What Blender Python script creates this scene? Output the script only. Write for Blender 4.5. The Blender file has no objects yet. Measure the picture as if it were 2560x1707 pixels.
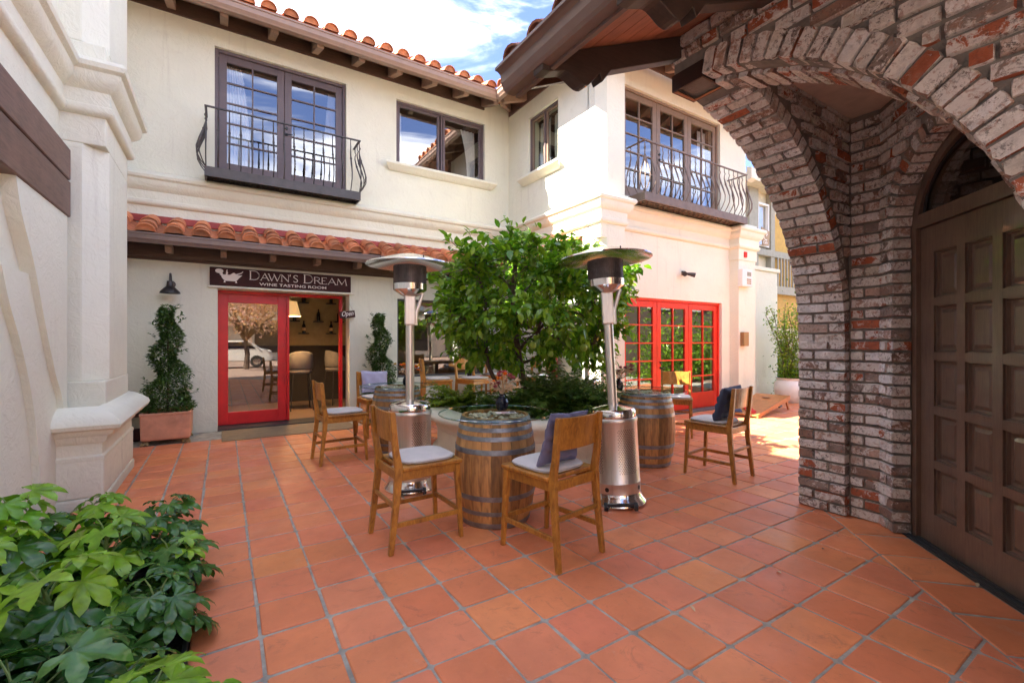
import bpy, math, random
from mathutils import Vector, Matrix
random.seed(7)
R = math.radians
sin, cos, pi = math.sin, math.cos, math.pi
C = bpy.context.scene.collection
S = bpy.context.scene

# ------------------------------------------------------------------ camera
cd = bpy.data.cameras.new('camera'); cam = bpy.data.objects.new('camera', cd); C.objects.link(cam)
cam.location = (0, 0, 1.5); cam.rotation_euler = (R(90), 0, R(-32.46))
cd.sensor_width = 36; cd.lens = 15.96; cd.clip_start = 0.05; cd.clip_end = 500; cd.shift_y = -0.0006
S.camera = cam

# ------------------------------------------------------------------ sky
SUN_DIR = Vector((-0.9, 0.3, 1.0)).normalized()
W = bpy.data.worlds.new('World'); S.world = W; W.use_nodes = True
nt = W.node_tree; nt.nodes.clear()
out = nt.nodes.new('ShaderNodeOutputWorld'); bg = nt.nodes.new('ShaderNodeBackground')
sky = nt.nodes.new('ShaderNodeTexSky'); sky.sky_type = 'NISHITA'; sky.sun_disc = False
sky.sun_elevation = math.asin(SUN_DIR.z); sky.sun_rotation = math.atan2(SUN_DIR.x, SUN_DIR.y) % (2*pi)
sky.air_density = 1.0; sky.dust_density = 0.6; sky.ozone_density = 1.5
tn = nt.nodes.new('ShaderNodeMixRGB'); tn.blend_type = 'MULTIPLY'; tn.inputs[0].default_value = 1; tn.inputs[2].default_value = (0.38, 0.37, 0.48, 1)   # deep blue between the clouds
tc = nt.nodes.new('ShaderNodeTexCoord'); mp = nt.nodes.new('ShaderNodeMapping')
mp.inputs['Scale'].default_value = (1.0, 1.6, 5.5); mp.inputs['Rotation'].default_value = (0.15, 0.25, 4.2)
nz = nt.nodes.new('ShaderNodeTexNoise'); nz.inputs['Scale'].default_value = 2.0; nz.inputs['Detail'].default_value = 9; nz.inputs['Roughness'].default_value = 0.6
nz.inputs['Distortion'].default_value = 0.5
cr = nt.nodes.new('ShaderNodeValToRGB'); cr.color_ramp.elements[0].position = 0.44; cr.color_ramp.elements[1].position = 0.74; cr.color_ramp.interpolation = 'EASE'
cr.color_ramp.elements[1].color = (0.8, 0.8, 0.8, 1)
sc = nt.nodes.new('ShaderNodeMixRGB'); sc.inputs[2].default_value = (7.7, 7.65, 7.5, 1)
nt.links.new(tc.outputs['Generated'], mp.inputs[0]); nt.links.new(mp.outputs[0], nz.inputs[0]); nt.links.new(nz.outputs[0], cr.inputs[0])
nt.links.new(cr.outputs[0], sc.inputs[0]); nt.links.new(sky.outputs[0], tn.inputs[1]); nt.links.new(tn.outputs[0], sc.inputs[1]); nt.links.new(sc.outputs[0], bg.inputs[0])
bg.inputs[1].default_value = 0.060
nt.links.new(bg.outputs[0], out.inputs[0])

# ------------------------------------------------------------------ sun and exposure
sd = bpy.data.lights.new('sun', 'SUN'); so = bpy.data.objects.new('sun', sd); C.objects.link(so)
sd.energy = 2.1; sd.angle = R(0.5); sd.color = (1.0, 0.93, 0.80)
so.rotation_euler = (-SUN_DIR).to_track_quat('-Z', 'Y').to_euler()
S.view_settings.view_transform = 'Standard'; S.view_settings.look = 'None'
S.view_settings.gamma = 1; S.view_settings.use_curve_mapping = False
S.view_settings.exposure = 4.1
S.render.engine = 'CYCLES'
S.cycles.max_bounces = 10; S.cycles.diffuse_bounces = 6; S.cycles.transparent_max_bounces = 12

# ------------------------------------------------------------------ material helpers
MATS = {}
class N:
    """tiny node-tree helper"""
    def __init__(s, name):
        s.m = bpy.data.materials.new(name); s.m.use_nodes = True; s.t = s.m.node_tree; s.t.nodes.clear()
        s.o = s.n('ShaderNodeOutputMaterial'); s.p = s.n('ShaderNodeBsdfPrincipled'); s.l(s.p.outputs[0], s.o.inputs[0])
        g = s.n('ShaderNodeNewGeometry'); s.pos = g.outputs['Position']; s.geo = g
    def n(s, k, **kw):
        x = s.t.nodes.new(k)
        for a, b in kw.items(): setattr(x, a, b)
        return x
    def l(s, a, b): s.t.links.new(a, b)
    def noise(s, scale, detail=4, rough=0.55, dist=0.0, vec=None, stretch=None):
        x = s.n('ShaderNodeTexNoise'); x.inputs['Scale'].default_value = scale; x.inputs['Detail'].default_value = detail
        x.inputs['Roughness'].default_value = rough; x.inputs['Distortion'].default_value = dist
        v = vec or s.pos
        if stretch:
            m = s.n('ShaderNodeMapping'); m.inputs['Scale'].default_value = stretch; s.l(v, m.inputs[0]); v = m.outputs[0]
        s.l(v, x.inputs['Vector']); return x.outputs['Fac']
    def ramp(s, fac, stops, const=False):
        x = s.n('ShaderNodeValToRGB'); e = x.color_ramp
        if const: e.interpolation = 'CONSTANT'
        while len(e.elements) < len(stops): e.elements.new(0.5)
        for el, (p, c) in zip(e.elements, stops):
            el.position = p; el.color = (c, c, c, 1) if isinstance(c, (int, float)) else (*c, 1)
        s.l(fac, x.inputs[0]); return x.outputs[0]
    def mix(s, f, a, b, mode='MIX'):
        x = s.n('ShaderNodeMixRGB', blend_type=mode)
        for i, v in ((0, f), (1, a), (2, b)):
            if isinstance(v, (int, float)): x.inputs[i].default_value = v if i == 0 else (v, v, v, 1)
            elif isinstance(v, tuple): x.inputs[i].default_value = (*v, 1)
            else: s.l(v, x.inputs[i])
        return x.outputs[0]
    def math(s, op, a, b=0.0):
        x = s.n('ShaderNodeMath', operation=op)
        for i, v in ((0, a), (1, b)):
            if isinstance(v, (int, float)): x.inputs[i].default_value = v
            else: s.l(v, x.inputs[i])
        return x.outputs[0]
    def rand(s):
        oi = s.n('ShaderNodeObjectInfo')
        return s.math('FRACT', s.math('ADD', oi.outputs['Random'], s.geo.outputs['Random Per Island']))
    def bump(s, h, strength=0.3, dist=0.01):
        x = s.n('ShaderNodeBump'); x.inputs['Strength'].default_value = strength; x.inputs['Distance'].default_value = dist
        s.l(h, x.inputs['Height']); s.l(x.outputs[0], s.p.inputs['Normal']); return x
    def set(s, **kw):
        nm = {'col': 'Base Color', 'rough': 'Roughness', 'metal': 'Metallic', 'spec': 'Specular IOR Level', 'coat': 'Coat Weight', 'sheen': 'Sheen Weight'}
        for k, v in kw.items():
            i = s.p.inputs[nm.get(k, k)]
            if isinstance(v, (int, float)): i.default_value = v
            elif isinstance(v, tuple): i.default_value = (*v, 1)
            else: s.l(v, i)
        return s

def M(name, col, rough=0.6, metal=0.0, var=0.12, scale=8, bump=0.0, bscale=60, stretch=None, rnd=0.0, spec=0.5, bdist=0.004, dirt=None, coat=0.0):
    k = N(name)
    n1 = k.noise(scale, 5, 0.6, 0.3, stretch=stretch)
    f = k.ramp(n1, [(0.3, 1 - var), (0.7, 1 + var)])
    c = k.mix(1.0, col, f, 'MULTIPLY')
    if rnd:
        r = k.rand(); c = k.mix(1.0, c, k.ramp(r, [(0, 1 - rnd), (1, 1 + rnd)]), 'MULTIPLY')
    if dirt:
        c = k.mix(k.ramp(k.noise(3.1, 8, 0.7), [(0.5, 0.0), (0.75, 0.6)]), c, dirt)
    k.set(col=c, rough=rough, metal=metal, spec=spec, coat=coat)
    if bump: k.bump(k.noise(bscale, 4, 0.6, stretch=stretch), bump, bdist)
    MATS[name] = k.m; return k.m

def mat_stucco(name, col, low=(0.5, 0.43, 0.33)):
    k = N(name)
    big = k.noise(1.3, 6, 0.6, 0.4)
    c = k.mix(k.ramp(big, [(0.35, 0.0), (0.7, 1.0)]), col, tuple(v*0.93 for v in col))
    c = k.mix(k.ramp(k.noise(2.6, 8, 0.72, 0.8), [(0.60, 0.0), (0.78, 0.30)]), c, low)
    # rising damp and grime near the ground, streaked
    sep = k.n('ShaderNodeSeparateXYZ'); k.l(k.pos, sep.inputs[0])
    h = k.math('ADD', sep.outputs[2], k.math('MULTIPLY', k.noise(5, 6, 0.7), 0.5))
    c = k.mix(k.ramp(h, [(0.18, 0.45), (0.62, 0.0)]), c, (0.34, 0.30, 0.25))
    st = k.ramp(k.noise(3.2, 5, 0.7, 0.6, stretch=(3, 3, 0.35)), [(0.62, 0.0), (0.70, 0.35)])
    c = k.mix(k.math('MULTIPLY', st, k.ramp(sep.outputs[2], [(0.3, 1.0), (1.0, 0.0)])), c, (0.16, 0.15, 0.13))
    dr = k.math('MULTIPLY', k.ramp(k.noise(2.2, 6, 0.65, 0.5, stretch=(4, 4, 0.25)), [(0.56, 0.0), (0.70, 0.22)]), k.ramp(k.noise(0.9, 3), [(0.42, 0.0), (0.6, 1.0)]))
    c = k.mix(dr, c, (0.42, 0.37, 0.30))
    k.set(col=c, rough=0.86, spec=0.25)
    tro = k.ramp(k.noise(2.3, 3, 0.5, 2.2), [(0.44, 0.0), (0.50, 1.0), (0.53, 0.4)])
    hgt = k.math('ADD', k.math('MULTIPLY', k.noise(9, 5, 0.6, 1.4), 0.9), k.math('MULTIPLY', tro, 0.20))
    hgt = k.math('ADD', hgt, k.math('MULTIPLY', k.noise(120, 3, 0.6), 0.08))
    k.bump(hgt, 0.42, 0.024); MATS[name] = k.m; return k.m

def mat_brick():
    k = N('old_brick'); r = k.rand()
    tone = k.ramp(r, [(0, (0.74, 0.71, 0.66)), (0.20, (0.52, 0.42, 0.36)), (0.32, (0.30, 0.20, 0.155)), (0.42, (0.62, 0.58, 0.51)), (0.55, (0.43, 0.14, 0.075)),
                      (0.60, (0.30, 0.25, 0.22)), (0.72, (0.50, 0.36, 0.29)), (0.80, (0.84, 0.84, 0.83)), (0.94, (0.46, 0.14, 0.07))], True)
    tone = k.mix(1.0, tone, k.ramp(k.noise(9, 5, 0.7), [(0.3, 0.75), (0.7, 1.3)]), 'MULTIPLY')
    r2 = k.math('FRACT', k.math('MULTIPLY', r, 17.3))
    wh = k.ramp(k.math('ADD', k.noise(14, 8, 0.75, 0.6), k.math('MULTIPLY', r2, 0.20)), [(0.60, 0.0), (0.645, 0.92)])
    c = k.mix(wh, tone, (0.80, 0.78, 0.74))
    c = k.mix(k.math('MULTIPLY', k.ramp(k.noise(38, 9, 0.8), [(0.52, 0.0), (0.58, 0.85)]), k.ramp(k.noise(6, 4, 0.6), [(0.42, 0.1), (0.58, 1.0)])), c, (0.10, 0.085, 0.075))
    c = k.mix(k.ramp(k.noise(18, 6, 0.7, 1.0), [(0.55, 0.0), (0.61, 0.55)]), c, (0.40, 0.21, 0.14))
    k.set(col=c, rough=0.85, spec=0.25)
    k.bump(k.math('ADD', k.noise(30, 8, 0.72), k.math('MULTIPLY', k.noise(140, 3), 0.3)), 0.9, 0.010)
    MATS['brick'] = k.m; return k.m

def mat_tile():
    k = N('terracotta_tile'); r = k.rand()
    c = k.ramp(r, [(0, (0.74, 0.245, 0.095)), (0.2, (0.66, 0.200, 0.085)), (0.4, (0.76, 0.275, 0.105)), (0.55, (0.68, 0.20, 0.100)), (0.75, (0.74, 0.255, 0.120)), (0.9, (0.62, 0.19, 0.080)), (1, (0.76, 0.28, 0.095))])
    c = k.mix(1.0, c, k.ramp(k.noise(2.2, 5, 0.6), [(0.3, 0.86), (0.7, 1.12)]), 'MULTIPLY')
    c = k.mix(k.ramp(k.noise(7, 8, 0.7, 0.5), [(0.52, 0.0), (0.75, 0.35)]), c, (0.50, 0.14, 0.065))
    c = k.mix(k.ramp(k.noise(90, 3, 0.6), [(0.66, 0.0), (0.74, 0.5)]), c, (0.62, 0.33, 0.2))
    c = k.mix(k.ramp(k.noise(1.7, 9, 0.8, 1.0), [(0.60, 0.0), (0.72, 0.40)]), c, (0.66, 0.45, 0.35))
    c = k.mix(k.ramp(k.noise(4.5, 10, 0.78, 1.5), [(0.56, 0.0), (0.64, 0.38)]), c, (0.33, 0.12, 0.07))
    c = k.mix(k.ramp(k.noise(25, 8, 0.8), [(0.61, 0.0), (0.68, 0.5)]), c, (0.26, 0.14, 0.10))
    k.set(col=c, rough=k.ramp(k.noise(3, 6, 0.7), [(0.3, 0.30), (0.7, 0.62)]), spec=0.45)
    k.bump(k.math('ADD', k.noise(12, 6, 0.6), k.math('MULTIPLY', k.noise(160, 2), 0.15)), 0.25, 0.006)
    MATS['tile'] = k.m; return k.m

def mat_glass(name, refl=0.45, tint=(0.9, 0.95, 0.95), rough=0.0, wav=0.0):
    k = N(name)
    tr = k.n('ShaderNodeBsdfTransparent'); tr.inputs[0].default_value = (*tint, 1)
    gl = k.n('ShaderNodeBsdfGlossy'); gl.inputs['Roughness'].default_value = rough
    lw = k.n('ShaderNodeLayerWeight'); lw.inputs['Blend'].default_value = 0.5
    f = k.ramp(lw.outputs['Facing'], [(0.0, refl), (0.80, min(1, refl*1.3)), (0.94, min(1, refl*1.8+.06)), (1.0, 0.9)])
    mx = k.n('ShaderNodeMixShader'); k.l(f, mx.inputs[0]); k.l(tr.outputs[0], mx.inputs[1]); k.l(gl.outputs[0], mx.inputs[2]); k.l(mx.outputs[0], k.o.inputs[0])
    if wav:
        b = k.n('ShaderNodeBump'); b.inputs['Strength'].default_value = wav; b.inputs['Distance'].default_value = 0.01
        k.l(k.noise(2.5, 2), b.inputs['Height']); k.l(b.outputs[0], gl.inputs['Normal'])
    MATS[name] = k.m; return k.m

def mat_leaf(name, col, col2, trans=0.25, rough=0.35, coat=0.0):
    k = N(name); r = k.geo.outputs['Random Per Island']
    oi = k.n('ShaderNodeObjectInfo'); r = k.math('FRACT', k.math('ADD', r, oi.outputs['Random']))
    c = k.mix(r, col, col2)
    c = k.mix(1.0, c, k.ramp(k.noise(14, 4), [(0.3, 0.7), (0.7, 1.3)]), 'MULTIPLY')
    c = k.mix(k.ramp(k.noise(60, 5, 0.7), [(0.60, 0.0), (0.68, 0.35)]), c, (0.20, 0.20, 0.05))
    k.set(col=c, rough=rough, spec=0.5, coat=coat)
    t = k.n('ShaderNodeBsdfTranslucent'); k.l(k.mix(1.0, c, (1.6, 1.9, 0.6), 'MULTIPLY'), t.inputs[0])
    mx = k.n('ShaderNodeMixShader'); mx.inputs[0].default_value = trans
    k.l(k.p.outputs[0], mx.inputs[1]); k.l(t.outputs[0], mx.inputs[2]); k.l(mx.outputs[0], k.o.inputs[0])
    k.bump(k.noise(30, 3), 0.25, 0.004)
    MATS[name] = k.m; return k.m

def mat_wood(name, col, dark, rough=0.4, scale=7, axis=(1, 1, 14), coat=0.0, rnd=0.15):
    k = N(name)
    tcn = k.n('ShaderNodeTexCoord'); v = tcn.outputs['Object']
    n = k.noise(scale, 6, 0.65, 1.2, vec=v, stretch=axis)
    c = k.mix(k.ramp(n, [(0.35, 0.0), (0.65, 1.0)]), col, dark)
    c = k.mix(k.ramp(k.noise(4, 4, 0.6, vec=v), [(0.4, 0.0), (0.7, 0.5)]), c, tuple(q*1.25 for q in col))
    c = k.mix(1.0, c, k.ramp(k.rand(), [(0, 1-rnd), (1, 1+rnd)]), 'MULTIPLY')
    k.set(col=c, rough=rough, spec=0.45, coat=coat)
    k.bump(n, 0.25, 0.003); MATS[name] = k.m; return k.m

mat_stucco('stucco', (0.78, 0.77, 0.64)); mat_stucco('stucco_white', (0.80, 0.79, 0.665), (0.6, 0.52, 0.42))
mat_brick(); mat_tile()
M('mortar', (0.25, 0.23, 0.20), 0.95, bump=0.8, bscale=45, var=0.25, bdist=0.012)
M('grout', (0.36, 0.345, 0.29), 0.95, bump=0.7, bscale=60, var=0.35, scale=9, bdist=0.006)
M('clay', (0.56, 0.20, 0.085), 0.75, bump=0.4, bscale=40, rnd=0.28, var=0.25, dirt=(0.25, 0.17, 0.12))
M('clay_dark', (0.30, 0.12, 0.07), 0.8, bump=0.4, bscale=40, rnd=0.25, var=0.25, dirt=(0.10, 0.08, 0.07))
mat_wood('brown_wood', (0.115, 0.062, 0.040), (0.075, 0.04, 0.027), 0.5, 6, (1, 1, 1), rnd=0.1)
mat_wood('brown_wood_x', (0.115, 0.062, 0.040), (0.07, 0.038, 0.026), 0.5, 8, (0.6, 6, 6), rnd=0.1)
mat_wood('brown_wood_y', (0.20, 0.115, 0.085), (0.11, 0.062, 0.045), 0.5, 8, (6, 0.6, 6), rnd=0.1)
mat_wood('soffit_board', (0.48, 0.215, 0.125), (0.32, 0.135, 0.08), 0.65, 9, (6, 0.5, 6), rnd=0.18)
mat_wood('dark_beam', (0.055, 0.038, 0.030), (0.032, 0.024, 0.020), 0.55, 8, (0.6, 6, 6))
mat_wood('tail_wood', (0.32, 0.205, 0.145), (0.22, 0.14, 0.098), 0.55, 8, (5, 1, 5))
mat_wood('stool_wood', (0.46, 0.205, 0.032), (0.20, 0.072, 0.014), 0.36, 9, (3, 3, 1.2), coat=0.2)
mat_wood('stool_wood_light', (0.56, 0.27, 0.06), (0.42, 0.17, 0.035), 0.38, 5, (2.5, 2.5, 2.5), coat=0.2)
mat_wood('barrel_wood', (0.50, 0.26, 0.09), (0.22, 0.11, 0.045), 0.55, 4, (6, 6, 0.8), rnd=0.36)
mat_wood('door_wood', (0.165, 0.110, 0.078), (0.10, 0.064, 0.045), 0.32, 9, (8, 8, 0.5), coat=0.35, rnd=0.05)
mat_wood('board_wood', (0.52, 0.20, 0.05), (0.36, 0.12, 0.03), 0.4, 5, (1, 6, 6))
mat_wood('floor_wood', (0.28, 0.18, 0.11), (0.19, 0.12, 0.075), 0.5, 5, (1, 8, 8))
M('gutter', (0.19, 0.13, 0.108), 0.38, var=0.08, spec=0.6)
M('gutter_tan', (0.30, 0.20, 0.15), 0.45, var=0.08, spec=0.6)
M('frame_brown', (0.125, 0.092, 0.098), 0.45, var=0.08)
M('frame_tan', (0.22, 0.15, 0.105), 0.45, var=0.08)
M('red', (0.60, 0.010, 0.016), 0.33, var=0.14, scale=3, spec=0.5, bump=0.15, bscale=90, dirt=(0.38, 0.02, 0.02))
M('red_orange', (0.68, 0.030, 0.014), 0.35, var=0.14, scale=3, spec=0.5, bump=0.15, bscale=90, dirt=(0.5, 0.03, 0.02))
M('flash_red', (0.36, 0.05, 0.04), 0.55)
M('iron', (0.075, 0.065, 0.060), 0.42, 0.6, var=0.2)
M('iron_tan', (0.17, 0.12, 0.09), 0.5, 0.2, var=0.2)
M('hoop', (0.30, 0.33, 0.37), 0.45, 0.8, var=0.3, scale=14, bump=0.15, bscale=80, dirt=(0.16, 0.10, 0.07))
M('rivet', (0.5, 0.5, 0.5), 0.4, 0.9)
def mat_steel(name, col, rough):
    k = N(name)
    tcn = k.n('ShaderNodeTexCoord')
    n = k.noise(3, 5, 0.7, vec=tcn.outputs['Object'], stretch=(60, 60, 0.6))
    k.set(col=k.mix(1.0, col, k.ramp(n, [(0.3, 0.85), (0.7, 1.1)]), 'MULTIPLY'), metal=1.0, rough=k.ramp(n, [(0.3, rough*0.8), (0.7, rough*1.4)]))
    MATS[name] = k.m
mat_steel('steel', (0.74, 0.71, 0.66), 0.34); mat_steel('steel_bright', (0.82, 0.80, 0.77), 0.12)
M('screen', (0.11, 0.10, 0.10), 0.45, 0.5, var=0.3, scale=20)
M('black', (0.012, 0.012, 0.013), 0.45); M('black_gloss', (0.012, 0.012, 0.020), 0.18)
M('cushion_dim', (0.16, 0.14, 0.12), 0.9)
k_ = N('lit_shade'); k_.set(col=(0.75, 0.55, 0.30), rough=0.9); k_.p.inputs['Emission Color'].default_value = (1.0, 0.62, 0.25, 1); k_.p.inputs['Emission Strength'].default_value = 0.035; MATS['lit_shade'] = k_.m
M('rubber', (0.02, 0.02, 0.02), 0.7)
M('white', (0.74, 0.72, 0.68), 0.5, var=0.04); M('white_gloss', (0.72, 0.70, 0.64), 0.15, var=0.04)
M('cream_print', (0.82, 0.76, 0.70), 0.7, var=0.05)
M('sign_brown', (0.048, 0.012, 0.011), 0.85, var=0.25, scale=15)
M('cushion', (0.60, 0.57, 0.54), 0.9, bump=0.5, bscale=500, var=0.06)
M('cushion_edge', (0.40, 0.37, 0.36), 0.9)
M('pillow_purple', (0.16, 0.16, 0.255), 0.85, bump=0.4, bscale=90, var=0.15)
M('pillow_lavender', (0.36, 0.35, 0.50), 0.85, bump=0.4, bscale=90, var=0.1)
M('pillow_navy', (0.035, 0.05, 0.095), 0.8, bump=0.4, bscale=90, var=0.15)
M('pebble', (0.55, 0.48, 0.36), 0.8, rnd=0.3)
M('pot_clay', (0.60, 0.28, 0.17), 0.85, bump=0.3, bscale=50, var=0.25, scale=4, dirt=(0.68, 0.45, 0.34))
M('brass_foot', (0.28, 0.19, 0.08), 0.5, 0.3)
M('soil', (0.018, 0.013, 0.010), 0.95, bump=1, bscale=40, var=0.5, bdist=0.03)
M('edging', (0.014, 0.014, 0.015), 0.5)
M('mat_fibre', (0.26, 0.19, 0.11), 0.95, bump=0.8, bscale=300, var=0.15)
M('threshold', (0.06, 0.06, 0.06), 0.5, 0.4)
M('bark', (0.115, 0.075, 0.05), 0.9, bump=0.8, bscale=60, var=0.3)
M('ceiling_tan', (0.70, 0.60, 0.52), 0.85, bump=0.2, bscale=30)
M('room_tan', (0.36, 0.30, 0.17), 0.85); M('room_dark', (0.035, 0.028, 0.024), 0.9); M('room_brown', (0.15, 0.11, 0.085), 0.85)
M('curtain', (0.74, 0.74, 0.72), 0.9, var=0.05)
M('lime', (0.24, 0.36, 0.035), 0.4, bump=0.2, bscale=120, rnd=0.15)
M('yellow', (0.75, 0.42, 0.02), 0.6); M('orange', (0.85, 0.24, 0.02), 0.7, rnd=0.1); M('dusty_pink', (0.45, 0.12, 0.13), 0.8, rnd=0.3)
M('straw', (0.58, 0.43, 0.26), 0.9, rnd=0.2)
M('grey_paint', (0.30, 0.28, 0.21), 0.6); M('cream_wall', (0.60, 0.54, 0.40), 0.8); M('yellow_wall', (0.50, 0.30, 0.06), 0.7)
M('bean_red', (0.60, 0.03, 0.02), 0.8); M('navy_bag', (0.05, 0.06, 0.10), 0.8)
M('bronze_box', (0.34, 0.20, 0.08), 0.5)
M('grey_dark', (0.10, 0.10, 0.10), 0.6)
M('stem_green', (0.17, 0.24, 0.06), 0.6)
M('rust_steel', (0.05, 0.028, 0.022), 0.5, 0.3); M('rust_edge', (0.40, 0.17, 0.07), 0.6)
M('ground', (0.30, 0.20, 0.15), 0.9, var=0.2, scale=1)
mat_glass('glass_sky', 0.33, (0.95, 0.97, 0.97)); mat_glass('glass_door', 0.22, (0.75, 0.78, 0.72)); mat_glass('glass_dark', 0.22, (0.7, 0.75, 0.7))
mat_glass('glass_table', 0.04, (0.92, 0.97, 0.94))
mat_glass('glass_edge', 0.3, (0.30, 0.50, 0.42))
mat_leaf('leaf_citrus', (0.060, 0.17, 0.018), (0.25, 0.38, 0.03), 0.28, 0.25)
mat_leaf('leaf_citrus_new', (0.12, 0.22, 0.02), (0.20, 0.30, 0.03), 0.35, 0.35)
mat_leaf('leaf_fatsia', (0.13, 0.31, 0.015), (0.25, 0.42, 0.025), 0.22, 0.30)
mat_leaf('leaf_fatsia_dark', (0.030, 0.105, 0.022), (0.075, 0.18, 0.026), 0.10, 0.22)  # darker copy of the leaf green, stands in for shade beneath the upper leaves
mat_leaf('leaf_yellow', (0.55, 0.42, 0.02), (0.6, 0.45, 0.03), 0.3, 0.4)
mat_leaf('leaf_topiary', (0.028, 0.080, 0.016), (0.10, 0.18, 0.03), 0.15, 0.35)
mat_leaf('leaf_fern', (0.045, 0.12, 0.018), (0.13, 0.21, 0.025), 0.2, 0.45)
mat_leaf('blossom', (0.55, 0.30, 0.32), (0.70, 0.48, 0.48), 0.4, 0.6)
mat_leaf('leaf_vine', (0.28, 0.33, 0.02), (0.12, 0.20, 0.03), 0.4, 0.45)

# ------------------------------------------------------------------ mesh helpers
ORG = {}
class MB:
    def __init__(s): s.v = []; s.f = []
    def q(s, pts):
        b = len(s.v); s.v += [tuple(p) for p in pts]; s.f.append(tuple(range(b, b+len(pts)))); return s
    def box(s, x0, x1, y0, y1, z0, z1, mp=None):
        P = [(x0,y0,z0),(x1,y0,z0),(x1,y1,z0),(x0,y1,z0),(x0,y0,z1),(x1,y0,z1),(x1,y1,z1),(x0,y1,z1)]
        if mp: P = [mp(*p) for p in P]
        b = len(s.v); s.v += P
        s.f += [tuple(b+i for i in t) for t in ((0,3,2,1),(4,5,6,7),(0,1,5,4),(1,2,6,5),(2,3,7,6),(3,0,4,7))]
        return s
    def prism(s, poly, vec):
        """poly: list of 3-D points, swept by vec"""
        b = len(s.v); n = len(poly); vec = Vector(vec)
        s.v += [tuple(p) for p in poly] + [tuple(Vector(p)+vec) for p in poly]
        s.f += [tuple(b+i for i in reversed(range(n))), tuple(b+n+i for i in range(n))]
        s.f += [(b+i, b+(i+1)%n, b+n+(i+1)%n, b+n+i) for i in range(n)]
        return s
    def tube(s, pts, r, n=8, cap=True):
        pts = [Vector(p) for p in pts]; m = len(pts); rr = r if isinstance(r, (list, tuple)) else [r]*m
        b = len(s.v); up = None
        for i, p in enumerate(pts):
            d = (pts[min(i+1, m-1)] - pts[max(i-1, 0)])
            d = d.normalized() if d.length > 1e-9 else Vector((0,0,1))
            if up is None: up = Vector((0,0,1)) if abs(d.z) < 0.9 else Vector((1,0,0))
            a = d.cross(up)
            if a.length < 1e-6: a = d.cross(Vector((0,1,0)))
            a.normalize(); c = a.cross(d).normalized(); up = c
            for k in range(n):
                t = 2*pi*(k+0.5)/n; s.v.append(tuple(p + (a*cos(t) + c*sin(t))*rr[i]))
        for i in range(m-1):
            for k in range(n):
                s.f.append((b+i*n+k, b+i*n+(k+1)%n, b+(i+1)*n+(k+1)%n, b+(i+1)*n+k))
        if cap: s.f += [tuple(b+k for k in reversed(range(n))), tuple(b+(m-1)*n+k for k in range(n))]
        return s
    def lathe(s, prof, n=24, c=(0,0,0), a0=0, a1=2*pi):
        b = len(s.v); full = abs(a1-a0-2*pi) < 1e-6; m = n if full else n+1
        for r, z in prof:
            for k in range(m):
                t = a0 + (a1-a0)*k/n; s.v.append((c[0]+r*cos(t), c[1]+r*sin(t), c[2]+z))
        for i in range(len(prof)-1):
            for k in range(n):
                k2 = (k+1) % m
                s.f.append((b+i*m+k, b+i*m+k2, b+(i+1)*m+k2, b+(i+1)*m+k))
        return s
    def xf(s, M4):
        s.v = [tuple(M4 @ Vector(p)) for p in s.v]; return s
    def add(s, o, M4=None):
        b = len(s.v); s.v += [tuple(M4 @ Vector(p)) for p in o.v] if M4 else list(o.v); s.f += [tuple(b+i for i in t) for t in o.f]; return s
    def mesh(s, name, off=None):
        me = bpy.data.meshes.new(name)
        v = s.v if off is None else [(p[0]-off[0], p[1]-off[1], p[2]-off[2]) for p in s.v]
        me.from_pydata(v, [], s.f); me.update(); return me
    def build(s, name, mat, parent=None, smooth=False, kind=None, label=None, bevel=0, fix=True):
        off = ORG.get(parent.name) if parent else None
        me = s.mesh(name, off)
        if fix and len(s.f) < 60000:
            import bmesh
            bm = bmesh.new(); bm.from_mesh(me)
            bmesh.ops.recalc_face_normals(bm, faces=bm.faces)
            if bevel: bmesh.ops.bevel(bm, geom=[e for e in bm.edges if e.is_manifold and e.calc_face_angle(0) > 0.5], offset=bevel, segments=2 if bevel > 0.01 else 1, affect='EDGES', profile=0.6, clamp_overlap=True)
            bm.to_mesh(me); bm.free()
        me.materials.append(MATS[mat])
        if smooth:
            me.polygons.foreach_set('use_smooth', [True]*len(me.polygons))
            try: me.set_sharp_from_angle(angle=R(40))
            except Exception: pass
        return link(me, name, parent, kind, label)

def link(me, name, parent=None, kind=None, label=None, mw=None):
    o = bpy.data.objects.new(name, me); C.objects.link(o)
    if parent:
        o.parent = parent
        if parent.name in ORG: ORG[o.name] = ORG[parent.name]
    if mw is not None:
        if parent and parent.name in ORG: mw = Matrix.Translation(-Vector(ORG[parent.name])) @ mw
        o.matrix_local = mw
    if kind: o['kind'] = kind
    if label: o['label'] = label
    return o

def thing(name, label, cat, loc=(0,0,0), rz=0, group=None, world=False):
    o = bpy.data.objects.new(name, None); C.objects.link(o); o.location = loc; o.rotation_euler = (0,0,rz)
    o.empty_display_size = 0.1; o['label'] = label; o['category'] = cat
    if group: o['group'] = group
    if world: ORG[o.name] = tuple(loc)
    return o

def tag(o, label, cat, group=None):
    o['label'] = label; o['category'] = cat
    if group: o['group'] = group
    return o

def kids(o): return [c for c in bpy.data.objects if c.parent == o]
def dup(root, loc, rz, label, group=None):
    ch = CH.get(root.name) or kids(root); CH[root.name] = ch
    r = root.copy(); C.objects.link(r); r.location = loc; r.rotation_euler = (0,0,rz); r['label'] = label
    if group: r['group'] = group
    for a in ch:
        if a.name not in GC: GC[a.name] = kids(a)
        c = a.copy(); C.objects.link(c); c.parent = r
        for b in GC[a.name]:
            d = b.copy(); C.objects.link(d); d.parent = c
    return r
CH = {}; GC = {}

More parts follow.
